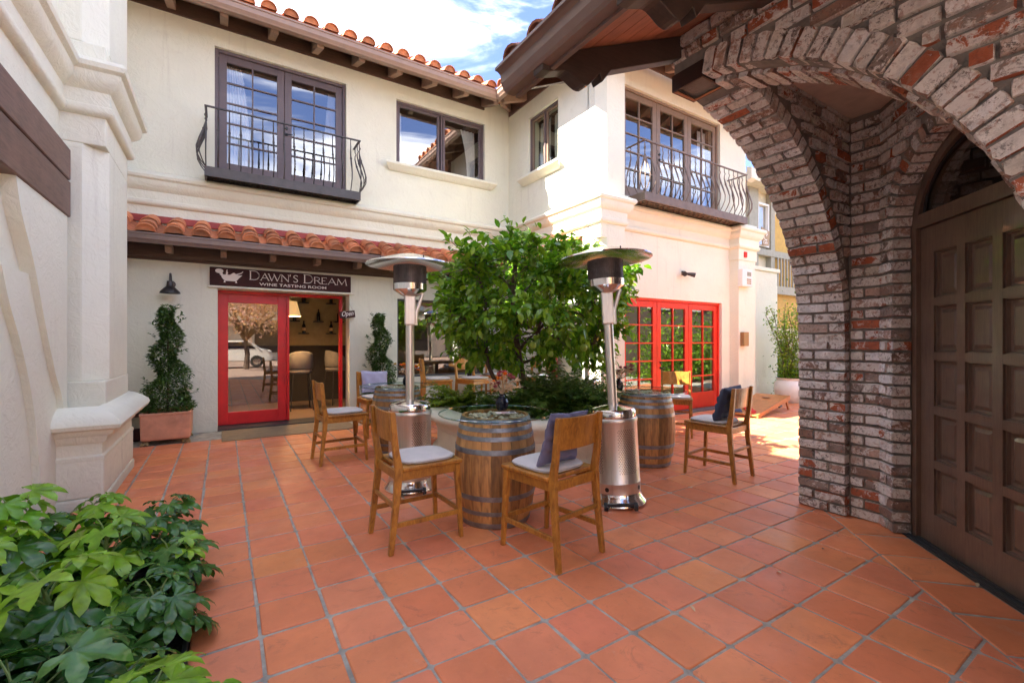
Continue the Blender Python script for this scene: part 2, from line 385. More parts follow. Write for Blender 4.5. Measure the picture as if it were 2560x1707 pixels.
def txt(s, name, mat, parent, mw, size=0.1, sx=1.0, ext=0.002, shear=0, align='LEFT', bold=0):
    cu = bpy.data.curves.new(name, 'FONT'); cu.body = s; cu.size = size; cu.extrude = ext; cu.shear = shear; cu.align_x = align; cu.offset = bold; cu.resolution_u = 4
    tmp = bpy.data.objects.new('tmp', cu); C.objects.link(tmp)
    dg = bpy.context.evaluated_depsgraph_get(); me = bpy.data.meshes.new_from_object(tmp.evaluated_get(dg))
    bpy.data.objects.remove(tmp); bpy.data.curves.remove(cu)
    me.name = name; me.materials.clear(); me.materials.append(MATS[mat])
    return link(me, name, parent, mw=mw @ Matrix.Diagonal((sx, 1, 1, 1)))

def rough_unit(seed, n=10, inset=(0.016, 0.055), jit=0.5):
    """irregular hand-made block: x,z in -0.5..0.5, y from 0 (back) to 1 (front)"""
    rd = random.Random(seed); ix, iz = inset
    P = []
    base = [(-.5,-.5),(-.17,-.5),(.17,-.5),(.5,-.5),(.5,0),(.5,.5),(.17,.5),(-.17,.5),(-.5,.5),(-.5,0)]
    def ring(k, y, j):
        out = []
        for (x, z) in base:
            cx = 1 if abs(x) > .4 else 0; cz = 1 if abs(z) > .4 else 0
            xx = x*(1-2*k*ix*(1 if cx else 0)); zz = z*(1-2*k*iz*(1 if cz else 0))
            if cx and cz: xx *= 1-ix*0.8; zz *= 1-iz*0.9
            out.append((xx + rd.uniform(-1,1)*j*ix, y + rd.uniform(-1,1)*j*0.035, zz + rd.uniform(-1,1)*j*iz))
        return out
    m = MB(); rings = [ring(0, 0, 0), ring(0.15, 0.84, jit), ring(1.0, 1.0, jit)]
    for r_ in rings: m.v += r_
    for i in range(2):
        for k in range(10): m.f.append((i*10+k, i*10+(k+1)%10, (i+1)*10+(k+1)%10, (i+1)*10+k))
    c = len(m.v); m.v.append((rd.uniform(-.1,.1), 1.0+rd.uniform(-0.03,0.04), rd.uniform(-.1,.1)))
    for k in range(10): m.f.append((20+k, 20+(k+1)%10, c))
    return m
BR = [rough_unit(i, jit=0.9) for i in range(14)]
BRM = []
for i, b in enumerate(BR):
    me = b.mesh('brick'); me.materials.append(MATS['brick']); me.polygons.foreach_set('use_smooth', [True]*len(me.polygons)); me.set_sharp_from_angle(angle=R(28)); BRM.append(me)

def basis(o, x, y, z):
    m = Matrix.Identity(4)
    for i, a in enumerate((x, y, z, o)):
        for j in range(3): m[j][i] = a[j]
    return m
# ================================================================== ground and patio floor
def structure(o): o['kind'] = 'structure'; return o
b = MB(); b.q([(-60,-60,-0.06),(90,-60,-0.06),(90,120,-0.06),(-60,120,-0.06)]); structure(b.build('ground', 'ground'))
floor = MB().box(-0.14, 14.5, -2.5, 9.45, -0.05, -0.006).box(-1.3, -0.14, 4.162, 9.45, -0.05, -0.006).build('patio_floor', 'grout'); structure(floor)
ORG[floor.name] = (0, 0, 0)

def clip(poly, a, b_, c):
    """keep the side a*x+b*y <= c"""
    out = []
    for i in range(len(poly)):
        p, q = poly[i], poly[(i+1) % len(poly)]
        dp = a*p[0]+b_*p[1]-c; dq = a*q[0]+b_*q[1]-c
        if dp <= 0: out.append(p)
        if dp*dq < 0:
            t = dp/(dp-dq); out.append((p[0]+t*(q[0]-p[0]), p[1]+t*(q[1]-p[1])))
    return out
def area(p): return abs(sum(p[i][0]*p[(i+1)%len(p)][1]-p[(i+1)%len(p)][0]*p[i][1] for i in range(len(p))))/2
def tile_mb(poly, zt, rd):
    cx = sum(p[0] for p in poly)/len(poly); cy = sum(p[1] for p in poly)/len(poly); n = len(poly)
    m = MB(); tx, ty = rd.uniform(-.006,.006), rd.uniform(-.006,.006)
    def H(x, y): return zt + (x-cx)*tx + (y-cy)*ty
    r1 = [(p[0], p[1], -0.008) for p in poly]
    r2 = [(cx+(p[0]-cx)*0.994, cy+(p[1]-cy)*0.994, H(*p)-0.003) for p in poly]
    r3 = [(cx+(p[0]-cx)*0.965, cy+(p[1]-cy)*0.965, H(*p)) for p in poly]
    for r_ in (r1, r2, r3): m.v += r_
    for i in range(2):
        for k in range(n): m.f.append((i*n+k, i*n+(k+1)%n, (i+1)*n+(k+1)%n, (i+1)*n+k))
    m.f.append(tuple(2*n+k for k in range(n)))
    return m
rd = random.Random(3); tiles = []
PX_, PY_ = 0.325, 0.33
def patchpoly(poly):
    if min(q[1] for q in poly) < 1.9: poly = clip(poly, 1, -1, 2.575)                       # stop at the border course of the porch
    for (aa, bb, cc) in [(0, 1, 9.42), (1, 0, 12.5)]: poly = clip(poly, aa, bb, cc) if poly else poly
    return poly
for i in range(-4, 39):
    for j in range(-10, 22):
        x0 = 0.16 + i*PX_; y0 = 0.98 + (j)*PY_
        g = 0.008
        P = [(x0+g, y0+g), (x0+PX_-g, y0+g), (x0+PX_-g, y0+PY_-g), (x0+g, y0+PY_-g)]
        P = [(x+rd.uniform(-.004,.004), y+rd.uniform(-.004,.004)) for x, y in P]
        # rounded corners
        Q = []
        for k in range(4):
            p, a, c = Vector(P[k]), Vector(P[k-1]), Vector(P[(k+1) % 4])
            Q += [tuple(p+(a-p).normalized()*0.012), tuple(p+(c-p).normalized()*0.012)]
        if x0 < -0.10 and y0 < 4.17: Q = clip(Q, -1, 0, .140) if x0 > -.3 else (clip(Q, 0, -1, -4.165) if y0+PY_ > 4.2 else [])
        if Q and x0 < -1.25: Q = []
        if Q: Q = patchpoly(Q)
        if Q and len(Q) > 2 and area(Q) > 0.002: tiles.append(Q)
# border course along the porch door, laid at 45 degrees
d1 = Vector((0.7071, 0.7071)); n1 = Vector((0.7071, -0.7071)); o1 = Vector((2.575+0.018*1.41, 0))
for k in range(-6, 9):
    a = o1 + d1*(0.10+k*0.352); L = 0.328; Wd = 0.36
    P = [a, a+d1*L, a+d1*L+n1*Wd, a+n1*Wd]; P = [(p.x+rd.uniform(-.004,.004), p.y+rd.uniform(-.004,.004)) for p in P]
    P = clip(P, 0, 1, 2.3) if P[0][1] < 3 else P
    if P and len(P) > 2 and area(P) > .004: tiles.append(P)
    a2 = a + n1*(Wd+0.012); P = [a2+d1*.1, a2+d1*(L+.1), a2+d1*(L+.1)+n1*0.26, a2+d1*.1+n1*0.26]
    tiles.append([(p.x, p.y) for p in P])
def tscore(Q):
    cx = sum(p[0] for p in Q)/len(Q); cy = sum(p[1] for p in Q)/len(Q)
    dep = .5367*cx+.8438*cy; rt = .8438*cx-.5367*cy
    vis = dep > 0.8 and abs(rt) < 1.2*dep and 1.5/dep < 0.95
    hid = (cx > 4.4 and cy < 2.2) or cy > 9.1
    return (0 if vis and not hid else 100) + math.hypot(cx, cy) - area(Q)*3
tiles.sort(key=tscore)
rest = MB()
for n_, Q in enumerate(tiles):
    m = tile_mb(Q, rd.uniform(-.0015, .002), rd)
    if n_ < 300: m.build('tile', 'tile', floor)
    else: rest.add(m)
rest.build('tile_field', 'tile', floor, kind='stuff')

# planting bed at the left
bed = MB()
nb = 16
for i in range(nb):
    for j in range(24):
        x0, x1 = -1.27+1.11*i/nb, -1.27+1.11*(i+1)/nb; y0, y1 = -1.5+5.6*j/24, -1.5+5.6*(j+1)/24
        h = lambda x, y: 0.02+0.03*sin(x*9+y*5)+0.02*sin(x*23-y*17)
        bed.q([(x0,y0,h(x0,y0)),(x1,y0,h(x1,y0)),(x1,y1,h(x1,y1)),(x0,y1,h(x0,y1))])
structure(bed.build('planting_bed', 'soil', smooth=True))
b = MB().box(-0.165, -0.145, -1.5, 4.16, -0.02, 0.055).box(-1.27, -0.165, 4.14, 4.16, -0.02, 0.055)
tag(b.build('bed_edging', 'edging', bevel=0.004), 'thin black edging strip around the leafy planting bed', 'edging')

# ================================================================== wall with openings, mouldings
def MY(Yp): return lambda u, d, z: (u, Yp-d, z)
def MX(Xp): return lambda u, d, z: (Xp-d, u, z)
def wall(mb, mp, u0, u1, z0, z1, holes, th=0.3):
    us = sorted({u0, u1, *[h[0] for h in holes], *[h[1] for h in holes]}); zs = sorted({z0, z1, *[h[2] for h in holes], *[h[3] for h in holes]})
    def solid(i, j):
        if i < 0 or j < 0 or i >= len(us)-1 or j >= len(zs)-1: return False
        cu, cz = (us[i]+us[i+1])/2, (zs[j]+zs[j+1])/2
        return not any(h[0] < cu < h[1] and h[2] < cz < h[3] for h in holes)
    for i in range(len(us)-1):
        for j in range(len(zs)-1):
            if not solid(i, j): continue
            a, b_, c, d = us[i], us[i+1], zs[j], zs[j+1]
            mb.q([mp(a,0,c), mp(b_,0,c), mp(b_,0,d), mp(a,0,d)]); mb.q([mp(a,-th,c), mp(a,-th,d), mp(b_,-th,d), mp(b_,-th,c)])
            if not solid(i-1, j): mb.q([mp(a,0,c), mp(a,0,d), mp(a,-th,d), mp(a,-th,c)])
            if not solid(i+1, j): mb.q([mp(b_,0,c), mp(b_,-th,c), mp(b_,-th,d), mp(b_,0,d)])
            if not solid(i, j-1): mb.q([mp(a,0,c), mp(a,-th,c), mp(b_,-th,c), mp(b_,0,c)])
            if not solid(i, j+1): mb.q([mp(a,0,d), mp(b_,0,d), mp(b_,-th,d), mp(a,-th,d)])
def mould(path, prof, closed=False):
    """sweep (offset outward, z) profile along a plan path, mitred; outward is the right-hand side"""
    n = len(path); m = MB(); k = len(prof)
    for i, p in enumerate(path):
        def nrm(a, b_): d = Vector((b_[0]-a[0], b_[1]-a[1])).normalized(); return Vector((d.y, -d.x))
        if closed: na, nb_ = nrm(path[i-1], p), nrm(p, path[(i+1) % n])
        else:
            na = nrm(path[i-1], p) if i > 0 else None; nb_ = nrm(p, path[i+1]) if i < n-1 else None
            na = na or nb_; nb_ = nb_ or na
        mt = na+nb_; mt = mt/max(0.2, mt.dot(na))
        for (o_, z) in prof: m.v.append((p[0]+mt.x*o_, p[1]+mt.y*o_, z))
    for i in range(n if closed else n-1):
        i2 = (i+1) % n
        for j in range(k-1): m.f.append((i*k+j, i2*k+j, i2*k+j+1, i*k+j+1))
    if not closed: m.f += [tuple(range(k)), tuple((n-1)*k+j for j in reversed(range(k)))]
    return m
CORN = [(-.02,4.16),(.03,4.15),(.07,4.125),(.145,4.10),(.165,4.06),(.155,4.02),(.12,3.995),(.115,3.95),(.095,3.90),(.06,3.86),(.035,3.84),(.035,3.71),(.055,3.70),(.06,3.665),(.05,3.635),(.02,3.615),(-.02,3.61)]
SILL = [(-.02,.10),(.13,.095),(.15,.075),(.15,.04),(.12,.015),(.10,-.01),(.07,-.04),(.04,-.06),(-.02,-.07)]

bld = thing('stucco_building', 'two storey cream stucco building with tiled roof around the back of the courtyard', 'building', (2.0, 9.05, 0), world=True)
H1 = [(-0.08, 2.05, -0.1, 2.38), (-0.12, 1.99, 4.3, 6.42), (2.97, 5.02, 5.08, 6.42), (2.99, 4.95, 0.75, 2.36)]
b = MB(); wall(b, MY(9.05), -3.4, 5.66, -0.1, 7.0, H1, 0.32); b.build('wall', 'stucco', bld)
b = MB(); wall(b, MX(5.66), 6.28, 9.37, -0.1, 7.0, [(7.18, 8.24, 5.08, 6.38)], 0.3); b.build('wall', 'stucco', bld)
H3 = [(6.46, 9.645, -0.1, 2.36), (6.46, 9.58, 4.3, 6.44)]
b = MB(); wall(b, MY(6.2), 5.96, 10.6, -0.1, 7.0, H3, 0.3)
b.q([(10.6,6.5,-.1),(10.6,13,-.1),(10.6,13,7),(10.6,6.5,7)]); b.build('wall', 'stucco', bld)
# corner pilaster with stopped chamfers
def pil(z0, z1, c, mb, x0=5.66, x1=6.26, y0=5.96, y1=6.3):
    P = [(x0,y1,z0),(x0,y0+c,z0)] + ([(x0+c,y0,z0)] if c else []) + [(x1,y0,z0),(x1,y1,z0)]
    mb.prism(P, (0,0,z1-z0))
b = MB()
pil(-0.1, 1.0, 0, b); pil(1.0, 3.36, .15, b); pil(3.36, 4.28, 0.0, b); pil(4.28, 7.0, .15, b); b.build('pilaster', 'stucco', bld)
b = MB(); pil(-0.1, 3.36, 0, b, 9.95, 10.63, 5.98, 6.22); pil(3.36, 4.2, 0, b, 9.92, 10.66, 5.96, 6.22); b.build('pilaster', 'stucco', bld)
mould([(-3.4,9.05),(5.66,9.05),(5.66,5.96),(6.26,5.96),(6.26,6.2),(9.92,6.2),(9.92,5.96),(10.66,5.96),(10.66,8)], CORN).build('cornice', 'stucco', bld, smooth=True)
def sill(mp, u0, u1, z):
    prof = [(o_, z+h) for o_, h in SILL]; p0, p1 = mp(u0,0,0), mp(u1,0,0)
    e = .0; m = MB()
    k = len(prof)
    for (u, sgn) in ((u0, -1), (u1, 1)):
        for (o_, zz) in prof: m.v.append(mp(u - sgn*0.0 + sgn*(o_-0.15)*0.8, o_, zz))
    for j in range(k-1): m.f.append((j, k+j, k+j+1, j+1))
    m.f += [tuple(range(k)), tuple(k+j for j in reversed(range(k)))]
    m.build('window_sill', 'stucco', bld, smooth=True)
sill(MY(9.05), 2.72, 5.28, 5.0); sill(MX(5.66), 7.0, 8.48, 5.0)
b = MB().box(-.22, 2.14, 9.0, 9.05, 2.385, 2.42); b.build('door_ledge', 'stucco', bld, bevel=.012)

# ---------------- glazed doors and windows
def leaf(mp, u0, u1, z0, z1, cols, rows, stile, rail, mat, glass, name='french_door', d=-0.12, th=0.045, mun=0.022, handle=None):
    b = MB()
    b.box(u0, u0+stile, d, d+th, z0, z1, mp); b.box(u1-stile, u1, d, d+th, z0, z1, mp)
    b.box(u0+stile, u1-stile, d, d+th, z0, z0+rail, mp); b.box(u0+stile, u1-stile, d, d+th, z1-stile, z1, mp)
    o = b.build(name, mat, bld, bevel=0.004)
    gu0, gu1, gz0, gz1 = u0+stile, u1-stile, z0+rail, z1-stile
    cu, cz = (gu1-gu0)/cols, (gz1-gz0)/rows
    for i in range(1, cols): MB().box(gu0+i*cu-mun/2, gu0+i*cu+mun/2, d+.006, d+th-.004, gz0, gz1, mp).build('muntin', mat, o)
    for j in range(1, rows):
        for i in range(cols):
            MB().box(gu0+i*cu+mun/2*(i > 0), gu0+(i+1)*cu-mun/2*(i < cols-1), d+.006, d+th-.004, gz0+j*cz-mun/2, gz0+j*cz+mun/2, mp).build('muntin', mat, o)
    for i in range(cols):
        for j in range(rows):
            t = random.uniform(-.0015,.0015); s_ = random.uniform(-.0015,.0015)
            MB().q([mp(gu0+i*cu,d+.018+t,gz0+j*cz), mp(gu0+(i+1)*cu,d+.018-t,gz0+j*cz), mp(gu0+(i+1)*cu,d+.018-t+s_,gz0+(j+1)*cz), mp(gu0+i*cu,d+.018+t+s_,gz0+(j+1)*cz)]).build('pane', glass, o)
    if handle:
        b = MB(); c = mp(handle, d+th, z0+.92)
        n_ = Vector(mp(0,1,0))-Vector(mp(0,0,0)); uu = Vector(mp(1,0,0))-Vector(mp(0,0,0)); cc = Vector(c)
        b.tube([cc, cc+n_*.012], .028, 12); b.tube([cc, cc+n_*.05], .01, 8); b.tube([cc+n_*.045, cc+n_*.045+uu*.10], .009, 8)
        c2 = cc+Vector((0,0,.11)); b.tube([c2, c2+n_*.025], .025, 12)
        b.build('handle', 'black', o, smooth=True)
    return o
def frame(mp, u0, u1, z0, z1, w, mat, name='door_frame', d0=-0.16, d1=-0.06, bottom=False, mids=()):
    b = MB(); b.box(u0, u0+w, d0, d1, z0, z1, mp); b.box(u1-w, u1, d0, d1, z0, z1, mp); b.box(u0+w, u1-w, d0, d1, z1-w, z1, mp)
    if bottom: b.box(u0+w, u1-w, d0, d1, z0, z0+w, mp)
    for m_ in mids: b.box(m_-w*.4, m_+w*.4, d0, d1, z0, z1-w, mp)
    return b.build(name, mat, bld, bevel=0.004)
def room(mp, u0, u1, z0, z1, dep, mat, d0=-0.34, name='room_interior'):
    b = MB(); A = lambda u, d, z: mp(u, d, z)
    b.q([A(u0,dep,z0),A(u1,dep,z0),A(u1,dep,z1),A(u0,dep,z1)]); b.q([A(u0,d0,z0),A(u0,dep,z0),A(u0,dep,z1),A(u0,d0,z1)])
    b.q([A(u1,d0,z0),A(u1,dep,z0),A(u1,dep,z1),A(u1,d0,z1)]); b.q([A(u0,d0,z0),A(u1,d0,z0),A(u1,dep,z0),A(u0,dep,z0)]); b.q([A(u0,d0,z1),A(u1,d0,z1),A(u1,dep,z1),A(u0,dep,z1)])
    return b.build(name, mat, bld)
def curtain(mp, u0, u1, z0, z1, d=-0.30, top=None, folds=7):
    """gathered cloth: folds along u, narrowing towards the bottom when top given"""
    m = MB(); n = folds*8; rows = 6
    for j in range(rows+1):
        t = j/rows; z = z0+(z1-z0)*t
        a, b_ = u0, u1
        if top is not None: a = u0+(top[0]-u0)*t*t; b_ = u1+(top[1]-u1)*t*t
        for i in range(n+1):
            s_ = i/n; m.v.append(mp(a+(b_-a)*s_, d+0.018*sin(s_*folds*2*pi+0.6*sin(3*t)), z))
    for j in range(rows):
        for i in range(n): k = j*(n+1)+i; m.f.append((k, k+1, k+n+2, k+n+1))
    return m.build('curtain', 'curtain', bld, smooth=True, fix=False)

# upper balcony doors, left
mp = MY(9.05)
frame(mp, -.12, 1.99, 4.3, 6.42, .055, 'frame_brown'); leaf(mp, -.062, .932, 4.31, 6.36, 2, 5, .115, .22, 'frame_brown', 'glass_sky', d=-.13, handle=.975-.01)
leaf(mp, .938, 1.932, 4.31, 6.36, 2, 5, .115, .22, 'frame_brown', 'glass_sky', d=-.13, handle=None)
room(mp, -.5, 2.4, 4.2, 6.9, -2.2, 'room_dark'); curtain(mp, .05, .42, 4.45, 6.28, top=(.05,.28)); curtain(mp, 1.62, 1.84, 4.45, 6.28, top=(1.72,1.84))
# upper casement window, main wall
frame(mp, 2.97, 5.02, 5.08, 6.42, .05, 'frame_brown', 'window_frame', bottom=True, mids=(3.99,))
leaf(mp, 3.02, 3.95, 5.13, 6.37, 1, 1, .05, .05, 'frame_brown', 'glass_sky', 'casement', d=-.13); leaf(mp, 4.03, 4.97, 5.13, 6.37, 1, 1, .05, .05, 'frame_brown', 'glass_sky', 'casement', d=-.13)
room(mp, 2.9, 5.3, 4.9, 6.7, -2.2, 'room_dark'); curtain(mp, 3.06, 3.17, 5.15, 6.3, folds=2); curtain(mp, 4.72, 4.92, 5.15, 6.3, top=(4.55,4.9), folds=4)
# wing window
mx = MX(5.66)
frame(mx, 7.18, 8.24, 5.08, 6.38, .045, 'frame_brown', 'window_frame', bottom=True, mids=(7.71,))
leaf(mx, 7.225, 7.68, 5.125, 6.335, 1, 1, .045, .045, 'frame_tan', 'glass_dark', 'casement', d=-.13); leaf(mx, 7.74, 8.195, 5.125, 6.335, 1, 1, .045, .045, 'frame_tan', 'glass_dark', 'casement', d=-.13)
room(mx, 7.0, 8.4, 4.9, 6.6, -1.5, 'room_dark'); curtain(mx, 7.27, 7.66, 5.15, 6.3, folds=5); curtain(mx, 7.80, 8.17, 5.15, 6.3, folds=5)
# upper balcony doors, right
mf = MY(6.2)
frame(mf, 6.46, 9.58, 4.3, 6.44, .05, 'frame_tan')
for i in range(3): leaf(mf, 6.512+i*1.012, 6.512+i*1.012+1.006, 4.31, 6.385, 2, 5, .115, .22, 'frame_tan', 'glass_sky', d=-.13, handle=(7.60 if i == 1 else None))
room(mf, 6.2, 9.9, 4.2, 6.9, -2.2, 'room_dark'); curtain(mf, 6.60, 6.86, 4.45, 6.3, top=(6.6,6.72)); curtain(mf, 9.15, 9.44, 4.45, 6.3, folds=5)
# lower red french doors
frame(mf, 6.46, 9.645, -.005, 2.36, .05, 'red_orange')
for i in range(3): leaf(mf, 6.512+i*1.028, 6.512+i*1.028+1.02, 0.02, 2.305, 2, 5, .12, .34, 'red_orange', 'glass_dark', d=-.13, handle=(7.64 if i == 1 else None), mun=.026)
room(mf, 6.2, 10.2, -.02, 2.8, -3.0, 'room_brown')
b = MB().box(6.9, 8.6, 8.2, 8.9, 0.0, .42).box(6.9, 8.6, 8.75, 8.95, .42, .85); b.build('sofa', 'white', bld, bevel=.04)
b = MB().box(8.9, 9.5, 8.0, 8.9, 0.0, .55); b.build('cabinet', 'grey_dark', bld, bevel=.02)
MB().box(6.5, 9.6, 5.98, 6.2, -.02, .03).build('door_step', 'grey_dark', bld)

# tasting room opening: fixed red glass door, open leaf seen edge-on
mr = MY(9.40)
b = MB(); b.box(-.08, 1.985, -.05, .05, 2.325, 2.378, mr).box(1.93, 1.985, -.05, .05, .02, 2.325, mr); b.build('door_frame', 'red', bld)
leaf(mr, -.078, 1.0, .03, 2.322, 1, 1, .15, .215, 'red', 'glass_door', 'glass_door', d=-.03, th=.05)
MB().box(1.0, 1.035, 9.33, 9.44, .03, 2.325).build('door_edge', 'red', bld)
MB().box(-.08, 2.05, 9.0, 9.5, -.02, .022).build('threshold', 'threshold', bld)
b = MB()
for (q1) in ([(-.6,12.4,0),(5.3,12.4,0),(5.3,12.4,2.9),(-.6,12.4,2.9)], [(-.6,9.4,0),(-.6,12.4,0),(-.6,12.4,2.9),(-.6,9.4,2.9)], [(5.3,9.4,0),(5.3,12.4,0),(5.3,12.4,2.9),(5.3,9.4,2.9)], [(-.6,9.38,2.9),(5.3,9.38,2.9),(5.3,12.4,2.9),(-.6,12.4,2.9)]): b.q(q1)
b.build('room_interior', 'room_tan', bld)
MB().box(-.6, 5.3, 9.40, 12.4, -.04, .01).build('room_floor', 'floor_wood', bld)
MB().box(-.6, 3.0, 12.3, 12.38, 0.0, 1.38).build('wainscot', 'room_dark', bld)
# lower window and kitchen behind
frame(mp, 2.99, 4.95, .75, 2.36, .04, 'grey_dark', 'window_frame', bottom=True)
MB().q([mp(3.03,-.1,.79), mp(4.91,-.1,.79), mp(4.91,-.1,2.32), mp(3.03,-.1,2.32)]).build('pane', 'glass_door', bld)
MB().box(3.0, 5.1, 11.2, 12.0, 0, .95).build('counter', 'room_brown', bld, bevel=.01)
MB().box(3.6, 5.1, 12.0, 12.3, 1.5, 2.3).build('cupboard', 'room_brown', bld, bevel=.01)

# ---------------- eaves, gutters, roof
def rafter_tail(mp, u, zt, zw, w=.115, out=.64, h=.185, mat='tail_wood', parent=None, name='rafter_tail'):
    # zt: top at outer end, zw: top at wall
    b = MB(); P = [(0,zw),(out,zt),(out,zt-h*.45),(out-.05,zt-h),(0,zw-h)]
    b.prism([mp(u-w/2, d, z) for d, z in P], Vector(mp(1,0,0))*w-Vector(mp(0,0,0))*w)
    return b.build(name, mat, parent or bld, bevel=.005)
def gutter(mp, u0, u1, d0, z0, parent, mat='gutter_tan', s=1.0, name='gutter'):
    P = [(0,0),(.075,0),(.085,.02),(.115,.06),(.12,.13),(.135,.14),(.135,.165),(.105,.165),(.105,.13),(.09,.06),(.065,.015),(0,.015)]
    b = MB(); b.prism([mp(u0, d0+x*s, z0+z*s) for x, z in P], Vector(mp(u1-u0,0,0))-Vector(mp(0,0,0)))
    return b.build(name, mat, parent)
# main eave
MB().box(-3.4, 5.0, 9.02, 9.048, 6.73, 7.02).build('frieze_board', 'brown_wood_x', bld)
for k in range(5): 
    d0 = .03+k*.132; z = lambda d: 6.985-.33*d
    b = MB(); b.prism([(-3.4, 9.05-d0, z(d0)), (-3.4, 9.05-d0-.128, z(d0+.128)), (-3.4, 9.05-d0-.128, z(d0+.128)+.02), (-3.4, 9.05-d0, z(d0)+.02)], (8.45,0,0)); b.build('soffit_board', 'tail_wood', bld)
for k in range(-3, 8):
    rafter_tail(mp, .012+k*.708, 6.775, 6.98) if .012+k*.708 < 5.0 else None
MB().box(-3.4, 4.93, 8.345, 8.37, 6.60, 6.80).build('fascia', 'gutter_tan', bld)
gutter(mp, -3.4, 4.90, .705, 6.60, bld)
b = MB(); b.prism([(-3.4,8.33,6.82),(-3.4,15,9.15),(-3.4,15,9.2),(-3.4,8.33,6.86)], (9.1,0,0)); b.build('roof_deck', 'clay', bld)
# wing eaves
MB().box(5.63, 5.657, 5.96, 9.0, 6.73, 7.02).build('frieze_board', 'brown_wood_y', bld); MB().box(5.66, 10.7, 5.93, 5.957, 6.73, 7.02).build('frieze_board', 'brown_wood_x', bld)
for k in range(5):
    d0 = .03+k*.132; z = lambda d: 6.985-.33*d
    P = lambda mq, u: [mq(u,d0,z(d0)), mq(u,d0+.128,z(d0+.128)), mq(u,d0+.128,z(d0+.128)+.02), mq(u,d0,z(d0)+.02)]
    b = MB(); b.prism(P(mx, 5.3), (0,3.1,0)); b.build('soffit_board', 'tail_wood', bld)
    b = MB(); b.prism(P(MY(5.96), 5.0), (6.3,0,0)); b.build('soffit_board', 'tail_wood', bld)
for y in (8.30, 7.6, 6.9, 6.2): rafter_tail(mx, y, 6.775, 6.98)
for x in (6.0, 6.7, 7.4, 8.1, 8.8, 9.5, 10.2): rafter_tail(MY(5.96), x, 6.775, 6.98)
MB().box(4.955, 4.98, 5.2, 8.37, 6.60, 6.80).build('fascia', 'gutter_tan', bld); MB().box(4.98, 11.3, 5.255, 5.28, 6.60, 6.80).build('fascia', 'gutter_tan', bld)
gutter(mx, 5.15, 8.30, .705, 6.60, bld); gutter(MY(5.96), 4.95, 11.3, .705, 6.60, bld)
b = MB(); b.prism([(4.94,5.2,6.82),(8.1,5.2,7.95),(11.3,5.2,6.82),(11.3,5.2,6.87),(8.1,5.2,8.0),(4.94,5.2,6.87)], (0,8,0)); b.build('roof_deck', 'clay', bld)
# diagonal valley rafter in the inner corner
b = MB(); b.prism([(5.64,9.03,6.97),(5.05,8.44,6.79),(5.05,8.44,6.70),(5.12,8.51,6.63),(5.64,9.03,6.84)], (.07,-.07,0)); b.build('valley_rafter', 'tail_wood', bld)

def barrel_tile(r0=.120, r1=.106, L=.43, th=.014, n=8, fill=True):
    m = MB()
    for (y, r_) in ((0, r0), (L, r1)):
        for rr in (r_, r_-th):
            for k in range(n+1): t = pi*k/n; m.v.append((rr*cos(t), y, rr*sin(t)*.92))
    A = lambda i, k: i*(n+1)+k
    for k in range(n):
        m.f += [(A(0,k),A(0,k+1),A(2,k+1),A(2,k)), (A(1,k),A(3,k),A(3,k+1),A(1,k+1)), (A(0,k),A(1,k),A(1,k+1),A(0,k+1)), (A(2,k),A(2,k+1),A(3,k+1),A(3,k))]
    m.f += [(A(0,0),A(2,0),A(3,0),A(1,0)), (A(0,n),A(1,n),A(3,n),A(2,n))]
    if fill:
        b_ = len(m.v); m.v.append((0,.03,0)); 
        for k in range(n+1): t = pi*k/n; m.v.append(((r0-th)*cos(t), .03, (r0-th)*sin(t)*.9))
        for k in range(n): m.f.append((b_, b_+1+k, b_+2+k))
    return m
def tile_mesh(mat, **kw):
    me = barrel_tile(**kw).mesh('roof_tile'); me.materials.append(MATS[mat]); me.polygons.foreach_set('use_smooth', [True]*len(me.polygons))
    me.set_sharp_from_angle(angle=R(40)); return me
TM = tile_mesh('clay'); TMD = tile_mesh('clay_dark', r0=.10, r1=.09); TP = tile_mesh('clay', fill=False); TN = tile_mesh('clay', r0=.10, r1=.09, fill=False)
def put_tile(me, p, up, side, parent, jit=.006, flip=False):
    up = Vector(up).normalized(); side = Vector(side).normalized(); nn = side.cross(up)
    if flip: nn = -nn; side = -side
    p = Vector(p)+Vector((random.uniform(-jit,jit), random.uniform(-jit,jit), random.uniform(-jit,jit)*.6))
    a = random.uniform(-.03,.03); s2 = (side*cos(a)+up*sin(a)); u2 = (up*cos(a)-side*sin(a))
    link(me, 'roof_tile', parent, mw=basis(p, s2, u2, nn))
sl = Vector((0, 1, .35)).normalized()
for k in range(22):
    x = -1.6+k*.318
    if x > 4.9: break
    for row in range(2): put_tile(TM, Vector((x, 8.26, 6.845))+sl*(.36*row)+Vector((0,0,.02*row)), sl, (1,0,0), bld)
slx = Vector((1, 0, .35)).normalized()
for k in range(9): put_tile(TM, Vector((4.88, 5.6+k*.318, 6.845)), slx, (0,-1,0), bld)

